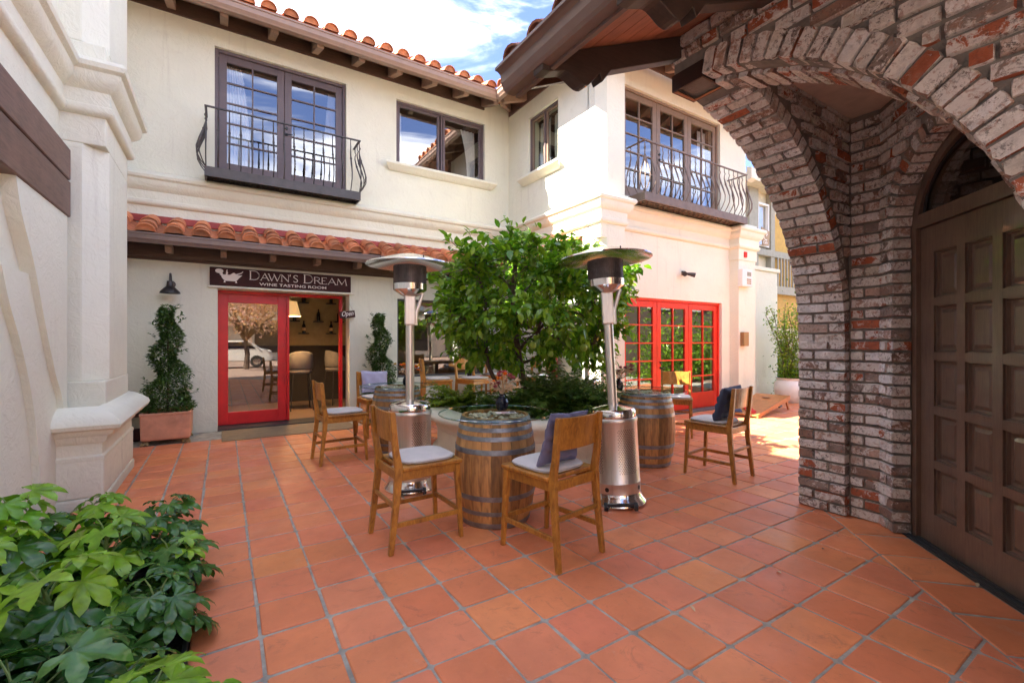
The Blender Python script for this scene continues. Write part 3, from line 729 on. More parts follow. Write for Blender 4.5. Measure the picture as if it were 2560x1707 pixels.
# ---------------- tiled awning over the shop front
aw = bld
b = MB(); b.box(-3.4, 5.1, 9.0, 9.05, 2.77, 2.98).box(-3.4, 5.1, 8.90, 8.93, 2.80, 2.99); b.build('awning_beam', 'brown_wood_x', bld)
b = MB(); b.prism([(-3.4,9.05,3.25),(-3.4,8.42,3.02),(-3.4,8.42,3.05),(-3.4,9.05,3.28)], (9.06,0,0)); b.build('awning_deck', 'brown_wood_x', bld)
b = MB(); b.prism([(5.66,9.05,3.25),(5.03,9.05,3.02),(5.03,9.05,3.05),(5.66,9.05,3.28)], (0,-2.6,0)); b.box(5.6, 5.655, 6.45, 9.05, 2.77, 2.98); b.build('awning_deck', 'brown_wood_y', bld)
b = MB().box(-3.4, 5.0, 8.93, 9.0, 2.90, 2.93); b.build('awning_soffit', 'brown_wood_x', bld)
MB().box(-3.4, 5.02, 8.925, 8.995, 2.985, 3.12).build('awning_blocking', 'brown_wood_x', bld)
for k in range(-4, 8):
    x = -.80+k*.705+.1
    if x < 4.9: rafter_tail(mp, x, 2.955, 2.99, w=.085, out=.50, h=.115, name='awning_rafter_tail')
MB().box(-3.4, 5.02, 8.395, 8.42, 2.92, 3.06).build('fascia', 'gutter', bld)
gutter(mp, -3.4, 5.0, .655, 2.915, bld, 'gutter', s=.85); gutter(mx, 6.45, 8.40, .655, 2.915, bld, 'gutter', s=.85)
MB().box(-3.4, 5.6, 9.0, 9.05, 3.36, 3.46).build('flashing', 'flash_red', bld); MB().box(5.61, 5.66, 6.45, 9.0, 3.36, 3.46).build('flashing', 'flash_red', bld)
sa = Vector((0, 1, .37)).normalized(); sax = Vector((1, 0, .37)).normalized()
k = 0; x = -2.264
while x < 5.1:
    for row in range(3):
        L_ = (0, .10, .37)[row]
        if x < 4.95 or row == 2: put_tile(TM if row < 1 else TP, Vector((x, 8.36, 3.085+.022*row))+sa*L_, sa, (1,0,0), bld)
    for row in range(2): put_tile(TN, Vector((x+.165, 8.39, 3.16))+sa*(.36*row), sa, (1,0,0), bld, flip=True)
    x += .33
y = 6.6
while y < 8.3:
    for row in range(3): put_tile(TM if row < 1 else TP, Vector((4.97, y, 3.085+.022*row))+sax*((0,.10,.37)[row]), sax, (0,-1,0), bld)
    for row in range(2): put_tile(TN, Vector((5.0, y+.165, 3.16))+sax*(.36*row), sax, (0,-1,0), bld, flip=True)
    y += .33

# ---------------- wrought iron balconies
def balcony(mp, u0, u1, zb, zr, p, n, mat, slabmat, ns):
    zt = zb+.04
    b = MB(); b.box(u0, u1, p-.03, p, zb-.11, zt, mp); b.box(u0, u0+.03, 0, p-.03, zb-.11, zt, mp); b.box(u1-.03, u1, 0, p-.03, zb-.11, zt, mp)
    b.box(u0+.03, u1-.03, 0, p-.03, zb-.02, zb, mp)
    bal = b.build('balcony', slabmat, bld)
    # lattice of bars beneath
    for r_ in range(6):
        d = .03+(p-.06)*r_/5.0
        MB().box(u0+.03, u1-.03, d-.012, d+.012, zb-.075, zb-.045, mp).build('lattice_bar', slabmat, bal)
    m = MB(); nn = int((u1-u0)/.16)
    for r_ in range(5):
        for i in range(nn+1):
            u = u0+.05+(u1-u0-.1)*(i+.5*(r_ % 2))/(nn+.5); d = .03+(p-.06)*r_/5.0
            m.box(u-.01, u+.01, d+.012, d+(p-.06)/5-.012, zb-.075, zb-.045, mp)
    m.build('lattice_block', slabmat, bal, kind='stuff')
    b = MB(); b.box(u0, u1, p-.035, p, zr-.02, zr, mp); b.box(u0, u0+.035, 0, p-.035, zr-.02, zr, mp); b.box(u1-.035, u1, 0, p-.035, zr-.02, zr, mp)
    b.build('handrail', mat, bal)
    H = zr-.02-zt
    prof = [(0,1.0),(0,.90),(.018,.86),(.0,.82),(-.002,.76),(.03,.62),(.085,.46),(.125,.32),(.12,.20),(.07,.09),(.01,.0)]
    def one(pos, outd, tw):
        pts = []
        for (o_, t) in prof: pts.append(Vector(pos)+Vector(outd)*(o_-.0)+Vector((0,0,zt+H*t)))
        r_ = [.0075, .0085, .009, .0085, .011, .0155, .014, .010, .009, .0085, .008]
        m = MB().tube(pts, r_, 6)
        k = pts[5]; m.tube([k+Vector((0,0,.012)), k+Vector((0,0,-.012))], .02, 8)
        m.build('baluster', mat, bal, smooth=True)
    O3 = Vector(mp(0,0,0)); out = (Vector(mp(0,1,0))-O3); uu = (Vector(mp(1,0,0))-O3)
    for i in range(n+1):
        u = u0+.02+(u1-u0-.04)*i/n; q_ = Vector(mp(u, p-.02, 0)); q_.z = 0
        if i in (0, n):
            sgn = -1 if i == 0 else 1
            for dirn in (out, uu*sgn, (out+uu*sgn).normalized()): one(q_, dirn, 0)
        else: one(q_, out, 0)
    for s_, u in ((-1, u0+.02), (1, u1-.02)):
        for j in range(ns): q_ = Vector(mp(u, p*(j+.6)/(ns+.6), 0)); q_.z = 0; one(q_, uu*s_, 0)
balcony(MY(9.05), -.25, 2.15, 4.21, 5.21, .45, 15, 'iron', 'iron', 2)
balcony(MY(6.2), 6.54, 9.88, 4.21, 5.21, .47, 20, 'iron_tan', 'iron_tan', 2)
b = MB().prism([(10.25,5.98,5.2),(10.25,5.85,5.25),(10.25,5.85,5.5),(10.25,5.98,5.55)], (.22,0,0)); b.build('wall_bracket', 'stucco', bld, bevel=.02)

# ================================================================== left stucco building
lb = thing('arcade_building', 'white stucco building close at the left with big pilaster and heavy moulding', 'building', (-1.27, 5.5, 0), world=True)
b = MB(); wall(b, lambda u,d,z: (-1.27+d, u, z), -3.5, 7.0, -.1, 8.25, [], .3)
b.box(-1.9,-1.46,6.9,9.0,-.1,8.0); b.box(-4,-1.3,1.2,5.15,8.2,9.9); b.q([(-1.27,-3.5,8.25),(-1.27,7,8.25),(-5,7,9.2),(-5,-3.5,9.2)]); b.build('wall', 'stucco_white', lb)  # unseen end wall and raised top block, added to keep direct sun out
def lpil(z0, z1, xf, yf, c, y1, mb):
    P = [(-1.4,yf,z0)] + ([(xf-c,yf,z0),(xf,yf+c,z0)] if c else [(xf,yf,z0)]) + [(xf,y1,z0),(-1.4,y1,z0)]
    mb.prism(P, (0,0,z1-z0))
b = MB(); lpil(-.1, .10, -.90, 5.43, 0, 7.04, b); lpil(.10, .44, -.91, 5.44, .0, 7.03, b); b.build('pedestal', 'stucco_white', lb, bevel=.02)
PED = [(o_, z-.12) for o_, z in [(-.02,1.03),(.04,1.005),(.10,.965),(.15,.92),(.165,.88),(.15,.845),(.10,.825),(.09,.795),(.05,.77),(.035,.72),(.008,.70),(.008,.60),(.024,.585),(.024,.555),(-.02,.54)]]
b = MB(); lpil(.42, .86, -.93, 5.46, 0, 7.0, b); b.build('pedestal_dado', 'stucco_white', lb)
mould([(-1.27,5.46),(-.93,5.46),(-.93,7.0),(-1.3,7.0)], PED).build('pedestal_cap', 'stucco_white', lb, smooth=True)
b = MB(); lpil(.84, 1.12, -.94, 5.70, .0, 6.9, b); lpil(1.12, 3.35, -.945, 5.74, .17, 6.88, b); lpil(3.35, 4.3, -.945, 5.74, 0, 6.88, b); lpil(4.3, 8.25, -.945, 5.74, .17, 6.88, b)
b.build('pilaster_shaft', 'stucco_white', lb, bevel=.012)
LC = [(o_*1.05, z) for o_, z in CORN]
mould([(-1.27,-3.5),(-1.27,5.74),(-.945,5.74),(-.945,6.88),(-1.3,6.88)], LC).build('cornice', 'stucco_white', lb, smooth=True)
for (z0, z1) in ((2.955, 3.235), (2.62, 2.94)):
    b = MB(); b.box(-1.27, -1.17, -1.5, 5.64, z0, z1); b.build('timber_lintel', 'brown_wood_y', lb, bevel=.008)
# swept plaster buttress folds below the lintel
def fold(pts, d, top, mb):
    P = [(-1.29, y, z) for y, z in pts] + [(-1.29, 5.60, 0.0), (-1.29, 5.60, top)]
    mb.prism(P, (d+.02, 0, 0))
def smooth_pts(pts, n=5):
    out = []
    for i in range(len(pts)-1):
        p0 = pts[max(i-1,0)]; p1 = pts[i]; p2 = pts[i+1]; p3 = pts[min(i+2,len(pts)-1)]
        for k in range(n):
            t = k/n
            out.append(tuple(0.5*((2*p1[j])+(-p0[j]+p2[j])*t+(2*p0[j]-5*p1[j]+4*p2[j]-p3[j])*t*t+(-p0[j]+3*p1[j]-3*p2[j]+p3[j])*t**3) for j in (0,1)))
    return out+[pts[-1]]
b = MB(); fold(smooth_pts([(4.40,2.62),(4.51,2.38),(4.74,2.09),(5.01,1.62),(5.26,1.23),(5.46,0.97),(5.50,.6),(5.50,0)]), .085, 2.62, b); b.build('plaster_fold', 'stucco_white', lb, smooth=True)
b = MB(); fold(smooth_pts([(4.30,2.0),(4.44,1.75),(4.66,1.45),(4.87,1.06),(5.01,.6),(5.06,.25),(5.07,0)]), .045, 2.0, b)
b.build('plaster_fold', 'stucco_white', lb, smooth=True)

# ================================================================== brick porch
po = thing('brick_porch', 'old brick arched porch with timber eave over the brown panelled door', 'porch', (3.6, 1.0, 0), world=True)
xc, Rr, z0c, TH = 2.66, 1.82, 1.48, .38
XW, YF = 2.71, 2.12; YN = YF-TH; XI = XW+TH; Yc = YF+XW-xc - 0.0 + 0.0
Yc = 2.17
N45 = Vector((-.7071, .7071, 0)); U45 = Vector((.7071, .7071, 0)); DW = Vector((3.925, .905, 0))
def archwall(mb, O, U, Nn, t, u0, u1, uc, Rad, zs, ztop, n=20):
    """wall strips with an arched lower edge; O origin on front face, thickness t behind"""
    us = sorted({u0, u1, *[min(max(uc+Rad*cos(pi*k/n), u0), u1) for k in range(n+1)]})
    def low(u): d = abs(u-uc); return None if d >= Rad-1e-6 else zs+math.sqrt(Rad*Rad-d*d)
    for a, c in zip(us[:-1], us[1:]):
        m_ = (a+c)/2; la = low(a); lc = low(c)
        if low(m_) is None: la = lc = -.05
        else: la = zs if la is None else la; lc = zs if lc is None else lc
        if min(la, lc) >= ztop: continue
        P = [O+U*a+Vector((0,0,la)), O+U*c+Vector((0,0,lc)), O+U*c+Vector((0,0,ztop)), O+U*a+Vector((0,0,ztop))]
        mb.prism(P, -Nn*t)
core = MB(); e = .008
archwall(core, Vector((0, YN+e, 0)), Vector((1,0,0)), Vector((0,-1,0)), TH-2*e, XW+e, 4.48+e, xc, Rr+e, z0c, 4.0)
core.box(4.48+e, 5.3, YN+e, YF-e, -.05, 4.0)
archwall(core, Vector((XW+e, 0, 0)), Vector((0,1,0)), Vector((-1,0,0)), TH-2*e, -.6, YF-TH-.001, Yc, Rr+e, z0c, 4.0)
core.build('mortar', 'mortar', po)
core = MB(); archwall(core, DW-N45*e, U45, N45, .30, -.95, .90, 0, .70, 2.3, 3.6)
core.build('mortar', 'mortar', po)
core = MB(); core.prism([(4.548,YN+.004,-.05),(4.548,1.54,-.05),(4.56,1.52,-.05),(5.3,1.3,-.05),(5.3,YN+.004,-.05)], (0,0,4.0)); core.build('mortar', 'mortar', po)

bricks = []
def addb(p, ux, nn, uz, w, d, h, proud=None):
    proud = random.uniform(.010, .022) if proud is None else proud
    p = Vector(p)+Vector(nn)*proud
    ux, nn, uz = Vector(ux), Vector(nn), Vector(uz)
    a = random.uniform(-.018,.018)
    u2 = ux*cos(a)+uz*sin(a); z2 = uz*cos(a)-ux*sin(a)
    sgn = random.choice((1,-1))
    m = basis(p-nn*d, u2*w, nn*d, z2*h*sgn) 
    dep = .5367*p.x+.8438*p.y; rt = .8438*p.x-.5367*p.y
    fac = -nn.dot((p-Vector((0,0,1.5))).normalized())
    vis = dep > .3 and abs(rt) < dep*1.16 and abs(p.z-1.5) < dep*.78 and fac > 0
    bricks.append((0 if vis else 1, p.length/math.sqrt(w*h*max(fac, .05)), m))
CH_ = .0885
def field(O, U, Nn, iv, z0, z1, d=.1, lens=(.235,.115), pat=None):
    j0 = int(math.ceil(z0/CH_-1e-6)); j = j0
    while (j+1)*CH_ <= z1+.02:
        za, zb = j*CH_, (j+1)*CH_
        for (a, c) in iv(za, zb, j):
            u = a; k = 0
            while u < c-.03:
                L = pat(j, k) if pat else (random.choice((lens[0], lens[0], lens[1]))*random.uniform(.93,1.05))
                if k == 0 and not pat: L *= random.uniform(.45, 1)
                L = min(L, c-u)
                if c-u-L < .05: L = c-u
                w = L-.016
                addb(O+U*(u+L/2)+Vector((0,0,(za+zb)/2)), U, Nn, Vector((0,0,1)), w, d, CH_-.017+random.uniform(-.006,.003))
                u += L; k += 1
        j += 1
X_, Y_, Z_ = Vector((1,0,0)), Vector((0,1,0)), Vector((0,0,1))
# jamb and soffit of the side arch
field(Vector((4.48,0,0)), Y_, -X_, lambda a,b_,j: [(YN-.01, YF)], 0, z0c+.02, pat=lambda j,k: ((.135,.255),(.255,.135))[j%2][k%2])
n_ = int(Rr*R(80.5)/CH_); j0 = int(z0c/CH_)
for i in range(n_):
    th = (i+.5)*CH_/Rr; P = Vector((xc+Rr*cos(th), 0, z0c+Rr*sin(th))); nn = Vector((-cos(th),0,-sin(th))); tz = Vector((-sin(th),0,cos(th)))
    ymin = max(YN-.01, (XW+YF)-P.x+.01 if P.x < XI else YN-.01)
    u = ymin; pat = ((.255,.135),(.135,.255))[i%2]; k = 0
    while u < YF-.03:
        L = min(pat[k%2], YF-u); 
        if YF-u-L < .04: L = YF-u
        addb(P+Y_*(u+L/2), Y_, nn, tz, L-.015, .115, CH_-.016); u += L; k += 1
# short wall beside the door and the face with the door arch
field(Vector((4.54,0,0)), Y_, -X_, lambda a,b_,j: [(1.475, YN-.012)], 0, 3.4, pat=lambda j,k: ((.27,.27),(.15,.12))[j%2][k%2])
def dooriv(za, zb, j):
    zm = zb
    if za < 2.3: return [(.668, .86)]
    d = zm-2.3; Rd = .80; s_ = math.sqrt(max(0, Rd*Rd-(za-2.3)**2))
    return [(max(s_, .0), .86), (-.9, -s_)] if s_ > 0 else [(-.9, .86)]
field(DW, U45, N45, dooriv, 0, 3.4, d=.125, pat=lambda j,k: ((.09,.085),(.175,.175))[j%2][k%2] if k < 2 else .2)
nd = int(pi*.74/.085)
for i in range(nd):
    th = pi*(i+.5)/nd; rd_ = .74; P = DW+U45*(rd_*cos(th))+Z_*(2.3+rd_*sin(th))
    er = U45*cos(th)+Z_*sin(th); et = -U45*sin(th)+Z_*cos(th)
    addb(P, er, N45, et, .115, .13, .068)
# inner face above the side arch
def liv(za, zb, j):
    q_ = (Rr+.118)**2-(za-z0c)**2
    xs = xc+math.sqrt(q_) if q_ > 0 else XI
    return [(max(XI, xs), 4.53)] if max(XI, xs) < 4.47 else []
field(Vector((0,YN,0)), X_, -Y_, liv, 1.5, 3.45)
# front arch wall: field, soldier ring, soffit
def wiv(za, zb, j):
    q_ = (Rr+.168)**2-((za+zb)/2-z0c)**2; out_ = []
    if za < z0c-.05: return [(-.5, .345)]
    ye = Yc-math.sqrt(q_) if q_ > 0 else 2.12
    if q_ > 0:
        out_.append((-.5, min(ye, 1.86)))
        if za >= 3.385: out_.append((1.87, 2.12)); 
    else: out_.append((-.5, 2.12))
    return [o_ for o_ in out_ if o_[1]-o_[0] > .05]
field(Vector((XW,0,0)), Y_, -X_, wiv, 0, 3.95, lens=(.25,.125))
field(Vector((0,YF,0)), X_, Y_, lambda a,b_,j: [(XW, 4.4)] , 3.39, 3.95)
n_ = int(Rr*R(81)/.084)
for i in range(n_):
    th = (i+.5)*R(81)/n_; er = Vector((0,-cos(th),sin(th))); et = Vector((0,sin(th),cos(th)))
    addb(Vector((XW,Yc,z0c))+er*(Rr+.082), et, -X_, er, .072, .12, .158)
    P = Vector((0,Yc,z0c))+er*Rr; xe = XI+.01
    if P.y > YN: xe = min(xe, XW+YF-P.y)
    if xe-(XW+.12) > .05:
        if i % 2:
            addb(P+X_*((XW+.125+xe)/2), X_, -er, et, xe-XW-.125-.012, .11, .070)
        else:
            c_ = XW+.125+(xe-XW-.125)*.45
            addb(P+X_*((XW+.125+c_)/2), X_, -er, et, c_-XW-.125-.012, .11, .070); addb(P+X_*((c_+xe)/2), X_, -er, et, xe-c_-.012, .11, .070)
bricks.sort(key=lambda t: (t[0], t[1]))
rest = MB(); random.seed(11)
for i, (v_, s_, m) in enumerate(bricks):
    if i < 300: link(random.choice(BRM), 'brick', po, mw=m)
    elif i < 2600: rest.add(random.choice(BR), m)
o = rest.build('brick_remainder', 'brick', po, smooth=False, kind='stuff', fix=False)
print('BRICKS', len(bricks), sum(1 for b_ in bricks if b_[0] == 0), 'TILES', len(tiles))
b = MB(); b.prism([(2.95,2.0,3.40),(4.7,2.0,3.40),(4.7,1.6,3.40),(2.95,-.2,3.40)], (0,0,.03)); b.build('ceiling', 'ceiling_tan', po)
# steel shoe under the hanging corner
b = MB(); s0, s1, t0, t1 = XW-.004, 2.952, 1.878, YF+.004
b.box(s0, s0+.012, t0, t1, 3.27, 3.385).box(s1-.012, s1, t0, t1, 3.27, 3.385).box(s0+.012, s1-.012, t0, t0+.012, 3.27, 3.385).box(s0+.012, s1-.012, t1-.012, t1, 3.27, 3.385).box(s0+.012, s1-.012, t0+.012, t1-.012, 3.37, 3.384)
b.build('steel_shoe', 'rust_steel', po)
b = MB().box(s1-.03, s1-.012, t0+.012, t1-.012, 3.268, 3.275).box(s0+.012, s1-.03, t1-.03, t1-.012, 3.268, 3.275); b.build('shoe_rim', 'rust_edge', po)

# door: frame, arched transom, panelled leaf
def M45(u, d, z): p = DW+U45*u+N45*(d-.12); return (p.x, p.y, z)
b = MB(); nn_ = 24
ring = [(.68, .622)]
pts_o = [(.685,0)]+[(.685*cos(pi*k/nn_), 2.3+.67*sin(pi*k/nn_)) for k in range(nn_+1)]+[(-.685,0)]
pts_i = [(.63,0)]+[(.63*cos(pi*k/nn_), 2.3+.61*sin(pi*k/nn_)) for k in range(nn_+1)]+[(-.63,0)]
for k in range(len(pts_o)-1):
    a, c, d_, f_ = pts_o[k], pts_o[k+1], pts_i[k+1], pts_i[k]
    b.prism([M45(*(a[0],.0,a[1])), M45(c[0],0,c[1]), M45(d_[0],0,d_[1]), M45(f_[0],0,f_[1])], -N45*.09)
b.box(-.63, .63, -.09, 0.0, 2.35, 2.45, M45); b.build('door_frame', 'door_wood', po)
tr = MB()
ns_ = 18
t_ = [( .60*cos(pi*k/ns_), 2.455+ (2.3+.60-2.455)*sin(pi*k/ns_)) for k in range(ns_+1)]
tr.q([M45(u,-.04,z) for u, z in t_]); tr.build('transom_pane', 'glass_dark', po)
b = MB(); pr_ = [( .585*cos(pi*k/ns_), 2.45+.435*sin(pi*k/ns_)) for k in range(ns_+1)]
b.tube([M45(u,-.03,z) for u, z in pr_], .012, 6); b.build('transom_bead', 'black', po)
# leaf as stiles and rails around sunk, raised-centre panels
dl = MB(); us_ = [(.486,.262),(.187,-.037),(-.112,-.336),(-.411,-.60)]; zs_ = [(.235+.395*k, .235+.395*k+.335) for k in range(5)]
dfr = -.075; th_ = .045
zz = 0.02
prev = .012
# full-height stiles
edges = [.628]+[v for p in us_ for v in p]+[-.63]
for a, c in [(edges[i], edges[i+1]) for i in range(0, len(edges)-1, 2)]: dl.box(c, a, dfr, dfr+th_, .012, 2.345, M45)
for (a, c) in us_:
    zl = .012
    for (z0_, z1_) in zs_:
        dl.box(c, a, dfr, dfr+th_-.0006, zl, z0_, M45); zl = z1_
    dl.box(c, a, dfr, dfr+th_-.0006, zl, 2.345, M45)
door = dl.build('door', 'door_wood', po, bevel=.0)
for (a, c) in us_:
    for (z0_, z1_) in zs_:
        m = MB(); g = .0
        lv = [(0, dfr+.030), (.008, dfr+.030), (.014, dfr+.012), (.030, dfr+.010), (.055, dfr+.024)]
        V = []
        for (ins, d_) in lv: V.append([M45(a-ins,d_,z0_+ins), M45(c+ins,d_,z0_+ins), M45(c+ins,d_,z1_-ins), M45(a-ins,d_,z1_-ins)])
        for r_ in V: m.v += r_
        for i in range(len(lv)-1):
            for k in range(4): m.f.append((i*4+k, i*4+(k+1)%4, (i+1)*4+(k+1)%4, (i+1)*4+k))
        m.f.append(tuple((len(lv)-1)*4+k for k in range(4)))
        m.build('panel', 'door_wood', door)
b = MB(); kx = Vector(M45(-.50, dfr+.05, 1.02)); b.tube([kx, kx+N45*.05], .012, 8); b.tube([kx+N45*.045, kx+N45*.075], [.032,.026], 12); b.build('handle', 'bronze_box', door, smooth=True)
b = MB(); b.box(-.7, .7, -.10, .055, .0, .012, M45).box(-.7, .7, -.02, -.005, .012, .022, M45).box(-.7, .7, .02, .032, .012, .018, M45); b.build('threshold', 'threshold', po)
b = MB(); 
for q1 in ([(-1.2,-2,-.1),(1.2,-2,-.1),(1.2,-2,3.3),(-1.2,-2,3.3)], [(-1.2,-.2,-.1),(-1.2,-2,-.1),(-1.2,-2,3.3),(-1.2,-.2,3.3)], [(1.2,-.2,-.1),(1.2,-2,-.1),(1.2,-2,3.3),(1.2,-.2,3.3)], [(-1.2,-.2,3.3),(1.2,-.2,3.3),(1.2,-2,3.3),(-1.2,-2,3.3)]): b.q([M45(*p) for p in q1])
b.build('room_interior', 'room_brown', po)
b = MB(); b.box(.35,.42,-1.4,-1.3,2.3,3.2, M45); b.box(.30,.35,-1.4,-1.3,2.3,3.2, M45); b.build('inner_window_frame', 'white', po)

# timber eave
def sz(x): return 3.12+.445*(x-1.55)      # underside of the boards
b = MB(); b.prism([(1.50,2.42,sz(1.50)+.022),(4.9,2.42,sz(4.9)+.022),(4.9,2.42,sz(4.9)+.10),(1.50,2.42,sz(1.50)+.10)], (0,-5.0,0)); b.prism([(4.9,2.42,sz(4.9)+.0),(8.3,2.42,3.12),(8.3,2.42,3.2),(4.9,2.42,sz(4.9)+.10)], (0,-5.0,0))
b.build('roof_deck', 'clay_dark', po)
x = 1.60
while x < 2.75:
    w = .135; b = MB(); b.prism([(x,2.38,sz(x)),(x+w-.006,2.38,sz(x+w-.006)),(x+w-.006,2.38,sz(x+w-.006)+.02),(x,2.38,sz(x)+.02)], (0,-4.0,0)); b.build('soffit_board', 'soffit_board', po); x += w
x = 2.76
b = MB(); b.prism([(2.72,2.38,sz(2.72)),(4.9,2.38,sz(4.9)),(4.9,2.38,sz(4.9)+.02),(2.72,2.38,sz(2.72)+.02)], (0,-.25,0)); b.build('soffit_board', 'soffit_board', po)
b = MB(); b.prism([(1.52,2.385,sz(1.52)-.05),(4.9,2.385,sz(4.9)-.05),(4.9,2.385,sz(4.9)+.10),(1.52,2.385,sz(1.52)+.10)], (0,.035,0)); b.build('verge_board', 'brown_wood_x', po)
b = MB().box(1.555, 1.58, -2.4, 2.40, 3.03, 3.15); b.build('fascia', 'gutter', po)
b = MB(); P = [(0,0),(.06,0),(.075,.015),(.095,.05),(.10,.10),(.12,.115),(.14,.118),(.14,.135),(.115,.135),(.085,.11),(.08,.06),(.06,.02),(0,.012)]
b.prism([(1.553-x, 2.41, 3.045+z) for x, z in P], (0,-4.8,0)); b.build('gutter', 'gutter', po)
b = MB(); P = [(0,0),(.06,0),(.075,.015),(.095,.05),(.10,.10),(.12,.115),(.14,.118),(.14,.135),(0,.135)]
b.prism([(1.553-x, 2.418, 3.045+z) for x, z in P], (0,-.006,0)); b.build('gutter_cap', 'gutter', po)
def carved(y):
    xa = 1.50; s_ = .445
    top = lambda x: sz(x)-.004
    P = [(xa, top(xa)), (xa, top(xa)-.085), (xa+.06, top(xa+.06)-.10), (xa+.13, top(xa+.13)-.105)]
    # ogee
    for k in range(9):
        t = k/8; x = xa+.14+.20*t; P.append((x, top(x)-.105-.115*(0.5-0.5*cos(pi*t))))
    P += [(xa+.40, top(xa+.40)-.185), (xa+.43, top(xa+.43)-.16), (xa+.455, top(xa+.455)-.215), (xa+.53, top(xa+.53)-.155), (2.75, top(2.75)-.155), (2.75, top(2.75))]
    b = MB(); b.prism([(x, y, z) for x, z in P], (0,-.09,0)); return b.build('carved_rafter', 'dark_beam', po, bevel=.004)
for y in (2.13, 1.48, .83, .18, -.47): carved(y)
se = Vector((1,0,.445)).normalized()
for k in range(16): put_tile(TMD, Vector((1.47, 2.30-k*.245, 3.175)), se, (0,-1,0), po)
# ================================================================== shop sign, open sign, lamp
sg = thing('shop_sign', 'long dark brown sign with bathtub logo above the red sliding door', 'sign', (.93, 9.05, 2.4), world=True)
MB().box(-.19, 2.065, 9.0, 9.05, 2.425, 2.725).build('board', 'sign_brown', sg, bevel=.006)
YS = 8.998
def sp(x, z): return (x, YS, z)
def stroke(mb, pts, w, y=YS, t=.004):
    for a, c in zip(pts[:-1], pts[1:]):
        a, c = Vector((a[0],0,a[1])), Vector((c[0],0,c[1])); d = (c-a).normalized(); n = Vector((d.z,0,-d.x))*w/2; a2 = a-d*w*.2; c2 = c+d*w*.2
        mb.prism([(p.x, y, p.z) for p in (a2-n, c2-n, c2+n, a2+n)], (0,-t,0))
def arc(cx, cz, rx, rz, a0, a1, n=14): return [(cx+rx*cos(R(a0+(a1-a0)*k/n)), cz+rz*sin(R(a0+(a1-a0)*k/n))) for k in range(n+1)]
def glyph(ch, x, z, h, w):
    T, t = h*.115, h*.062; m = MB(); P = lambda L: [(x+a*w, z+c*h) for a, c in L]
    def s(L, ww): stroke(m, P(L), ww)
    def ser(a, c, l=.09): s([(a-l, c), (a+l, c)], t*.8)
    if ch == 'D': s([(.14,0),(.14,1)], T); s([(.05,1),(.4,1)]+[(a, c) for a, c in [(.40+.52*sin(R(q)), .5+.5*cos(R(q))) for q in range(5,176,12)]]+[(.4,0),(.05,0)], t*1.15); s([(.40+.50*sin(R(q)), .5+.46*cos(R(q))) for q in range(50,131,10)], T)
    if ch == 'A': s([(.08,0),(.5,1)], t); s([(.48,1),(.92,0)], T); s([(.24,.34),(.76,.34)], t); ser(.08,0); ser(.92,0)
    if ch == 'W': s([(.03,1),(.28,0)], T); s([(.28,0),(.5,.95)], t); s([(.45,1),(.72,0)], T); s([(.72,0),(.97,1)], t); ser(.03,1,.06); ser(.97,1,.06)
    if ch == 'N': s([(.14,0),(.14,1)], t); s([(.12,1),(.86,0)], T); s([(.86,0),(.86,1)], t); ser(.14,0); ser(.86,1); ser(.1,1,.06)
    if ch == "'": s([(.5,1.05),(.35,.78)], T*.9)
    if ch == 'S': s([(.80,.86),(.62,.98),(.38,.98),(.2,.84),(.22,.66),(.45,.54),(.70,.40),(.80,.22),(.66,.04),(.38,0),(.16,.12)], T*.85)
    if ch == 'R': s([(.14,0),(.14,1)], T); s([(.05,1),(.5,1),(.74,.9),(.78,.74),(.7,.56),(.5,.48),(.14,.48)], t*1.2); s([(.45,.48),(.92,0)], T); ser(.14,0); ser(.94,0,.06)
    if ch == 'E': s([(.16,0),(.16,1)], T); s([(.07,1),(.86,1),(.86,.9)], t); s([(.16,.52),(.66,.52)], t); s([(.07,0),(.88,0),(.92,.12)], t)
    if ch == 'M': s([(.08,0),(.18,1)], t); s([(.16,1),(.5,.1)], T); s([(.5,.1),(.84,1)], t); s([(.82,1),(.92,0)], T); ser(.08,0,.07); ser(.92,0,.07)
    m.build('letter', 'cream_print', sg)
X0 = .37
for ch, dx, h, w in [('D',0,.150,.165),('A',.160,.120,.135),('W',.275,.120,.185),('N',.455,.120,.14),("'",.575,.125,.06),('S',.635,.125,.10),
                     ('D',.80,.150,.165),('R',.965,.118,.12),('E',1.085,.118,.10),('A',1.19,.118,.145),('M',1.335,.118,.185)]:
    glyph(ch, X0+dx*1.07, 2.553, h, w*1.07)
MWS = lambda x, z: basis((x, YS, z), (1,0,0), (0,0,1), (0,-1,0))
txt('WINE TASTING ROOM', 'lettering', 'cream_print', sg, MWS(.53, 2.462), .066, 1.62, .002, bold=.0006)
tub = MB()
body = [(-.05,2.60),(-.02,2.61),(.25,2.61),(.275,2.615),(.26,2.595),(.225,2.56),(.205,2.53),(.175,2.505),(.03,2.505),(.0,2.53),(-.02,2.56),(-.03,2.59)]
tub.prism([(x+.0, YS, z) for x, z in body], (0,-.004,0))
head = arc(-.055, 2.665, .058, .038, 0, 360, 14)[:-1]; tub.prism([(x, YS, z) for x, z in head], (0,-.0042,0))
tub.prism([(x, YS, z) for x, z in [(-.03,2.66),(.0,2.62),(-.02,2.605),(-.055,2.615)]], (0,-.0038,0))
tub.prism([(x, YS, z) for x, z in [(.035,2.60),(.042,2.665),(.05,2.695),(.062,2.695),(.058,2.665),(.07,2.645),(.055,2.60)]], (0,-.0039,0))
tub.prism([(x, YS, z) for x, z in [(.09,2.605),(.135,2.64),(.155,2.648),(.18,2.63),(.21,2.612)]], (0,-.0037,0))
tub.prism([(x, YS, z) for x, z in [(.175,2.625),(.255,2.655),(.285,2.685),(.287,2.668),(.262,2.640),(.20,2.612)]], (0,-.0036,0))
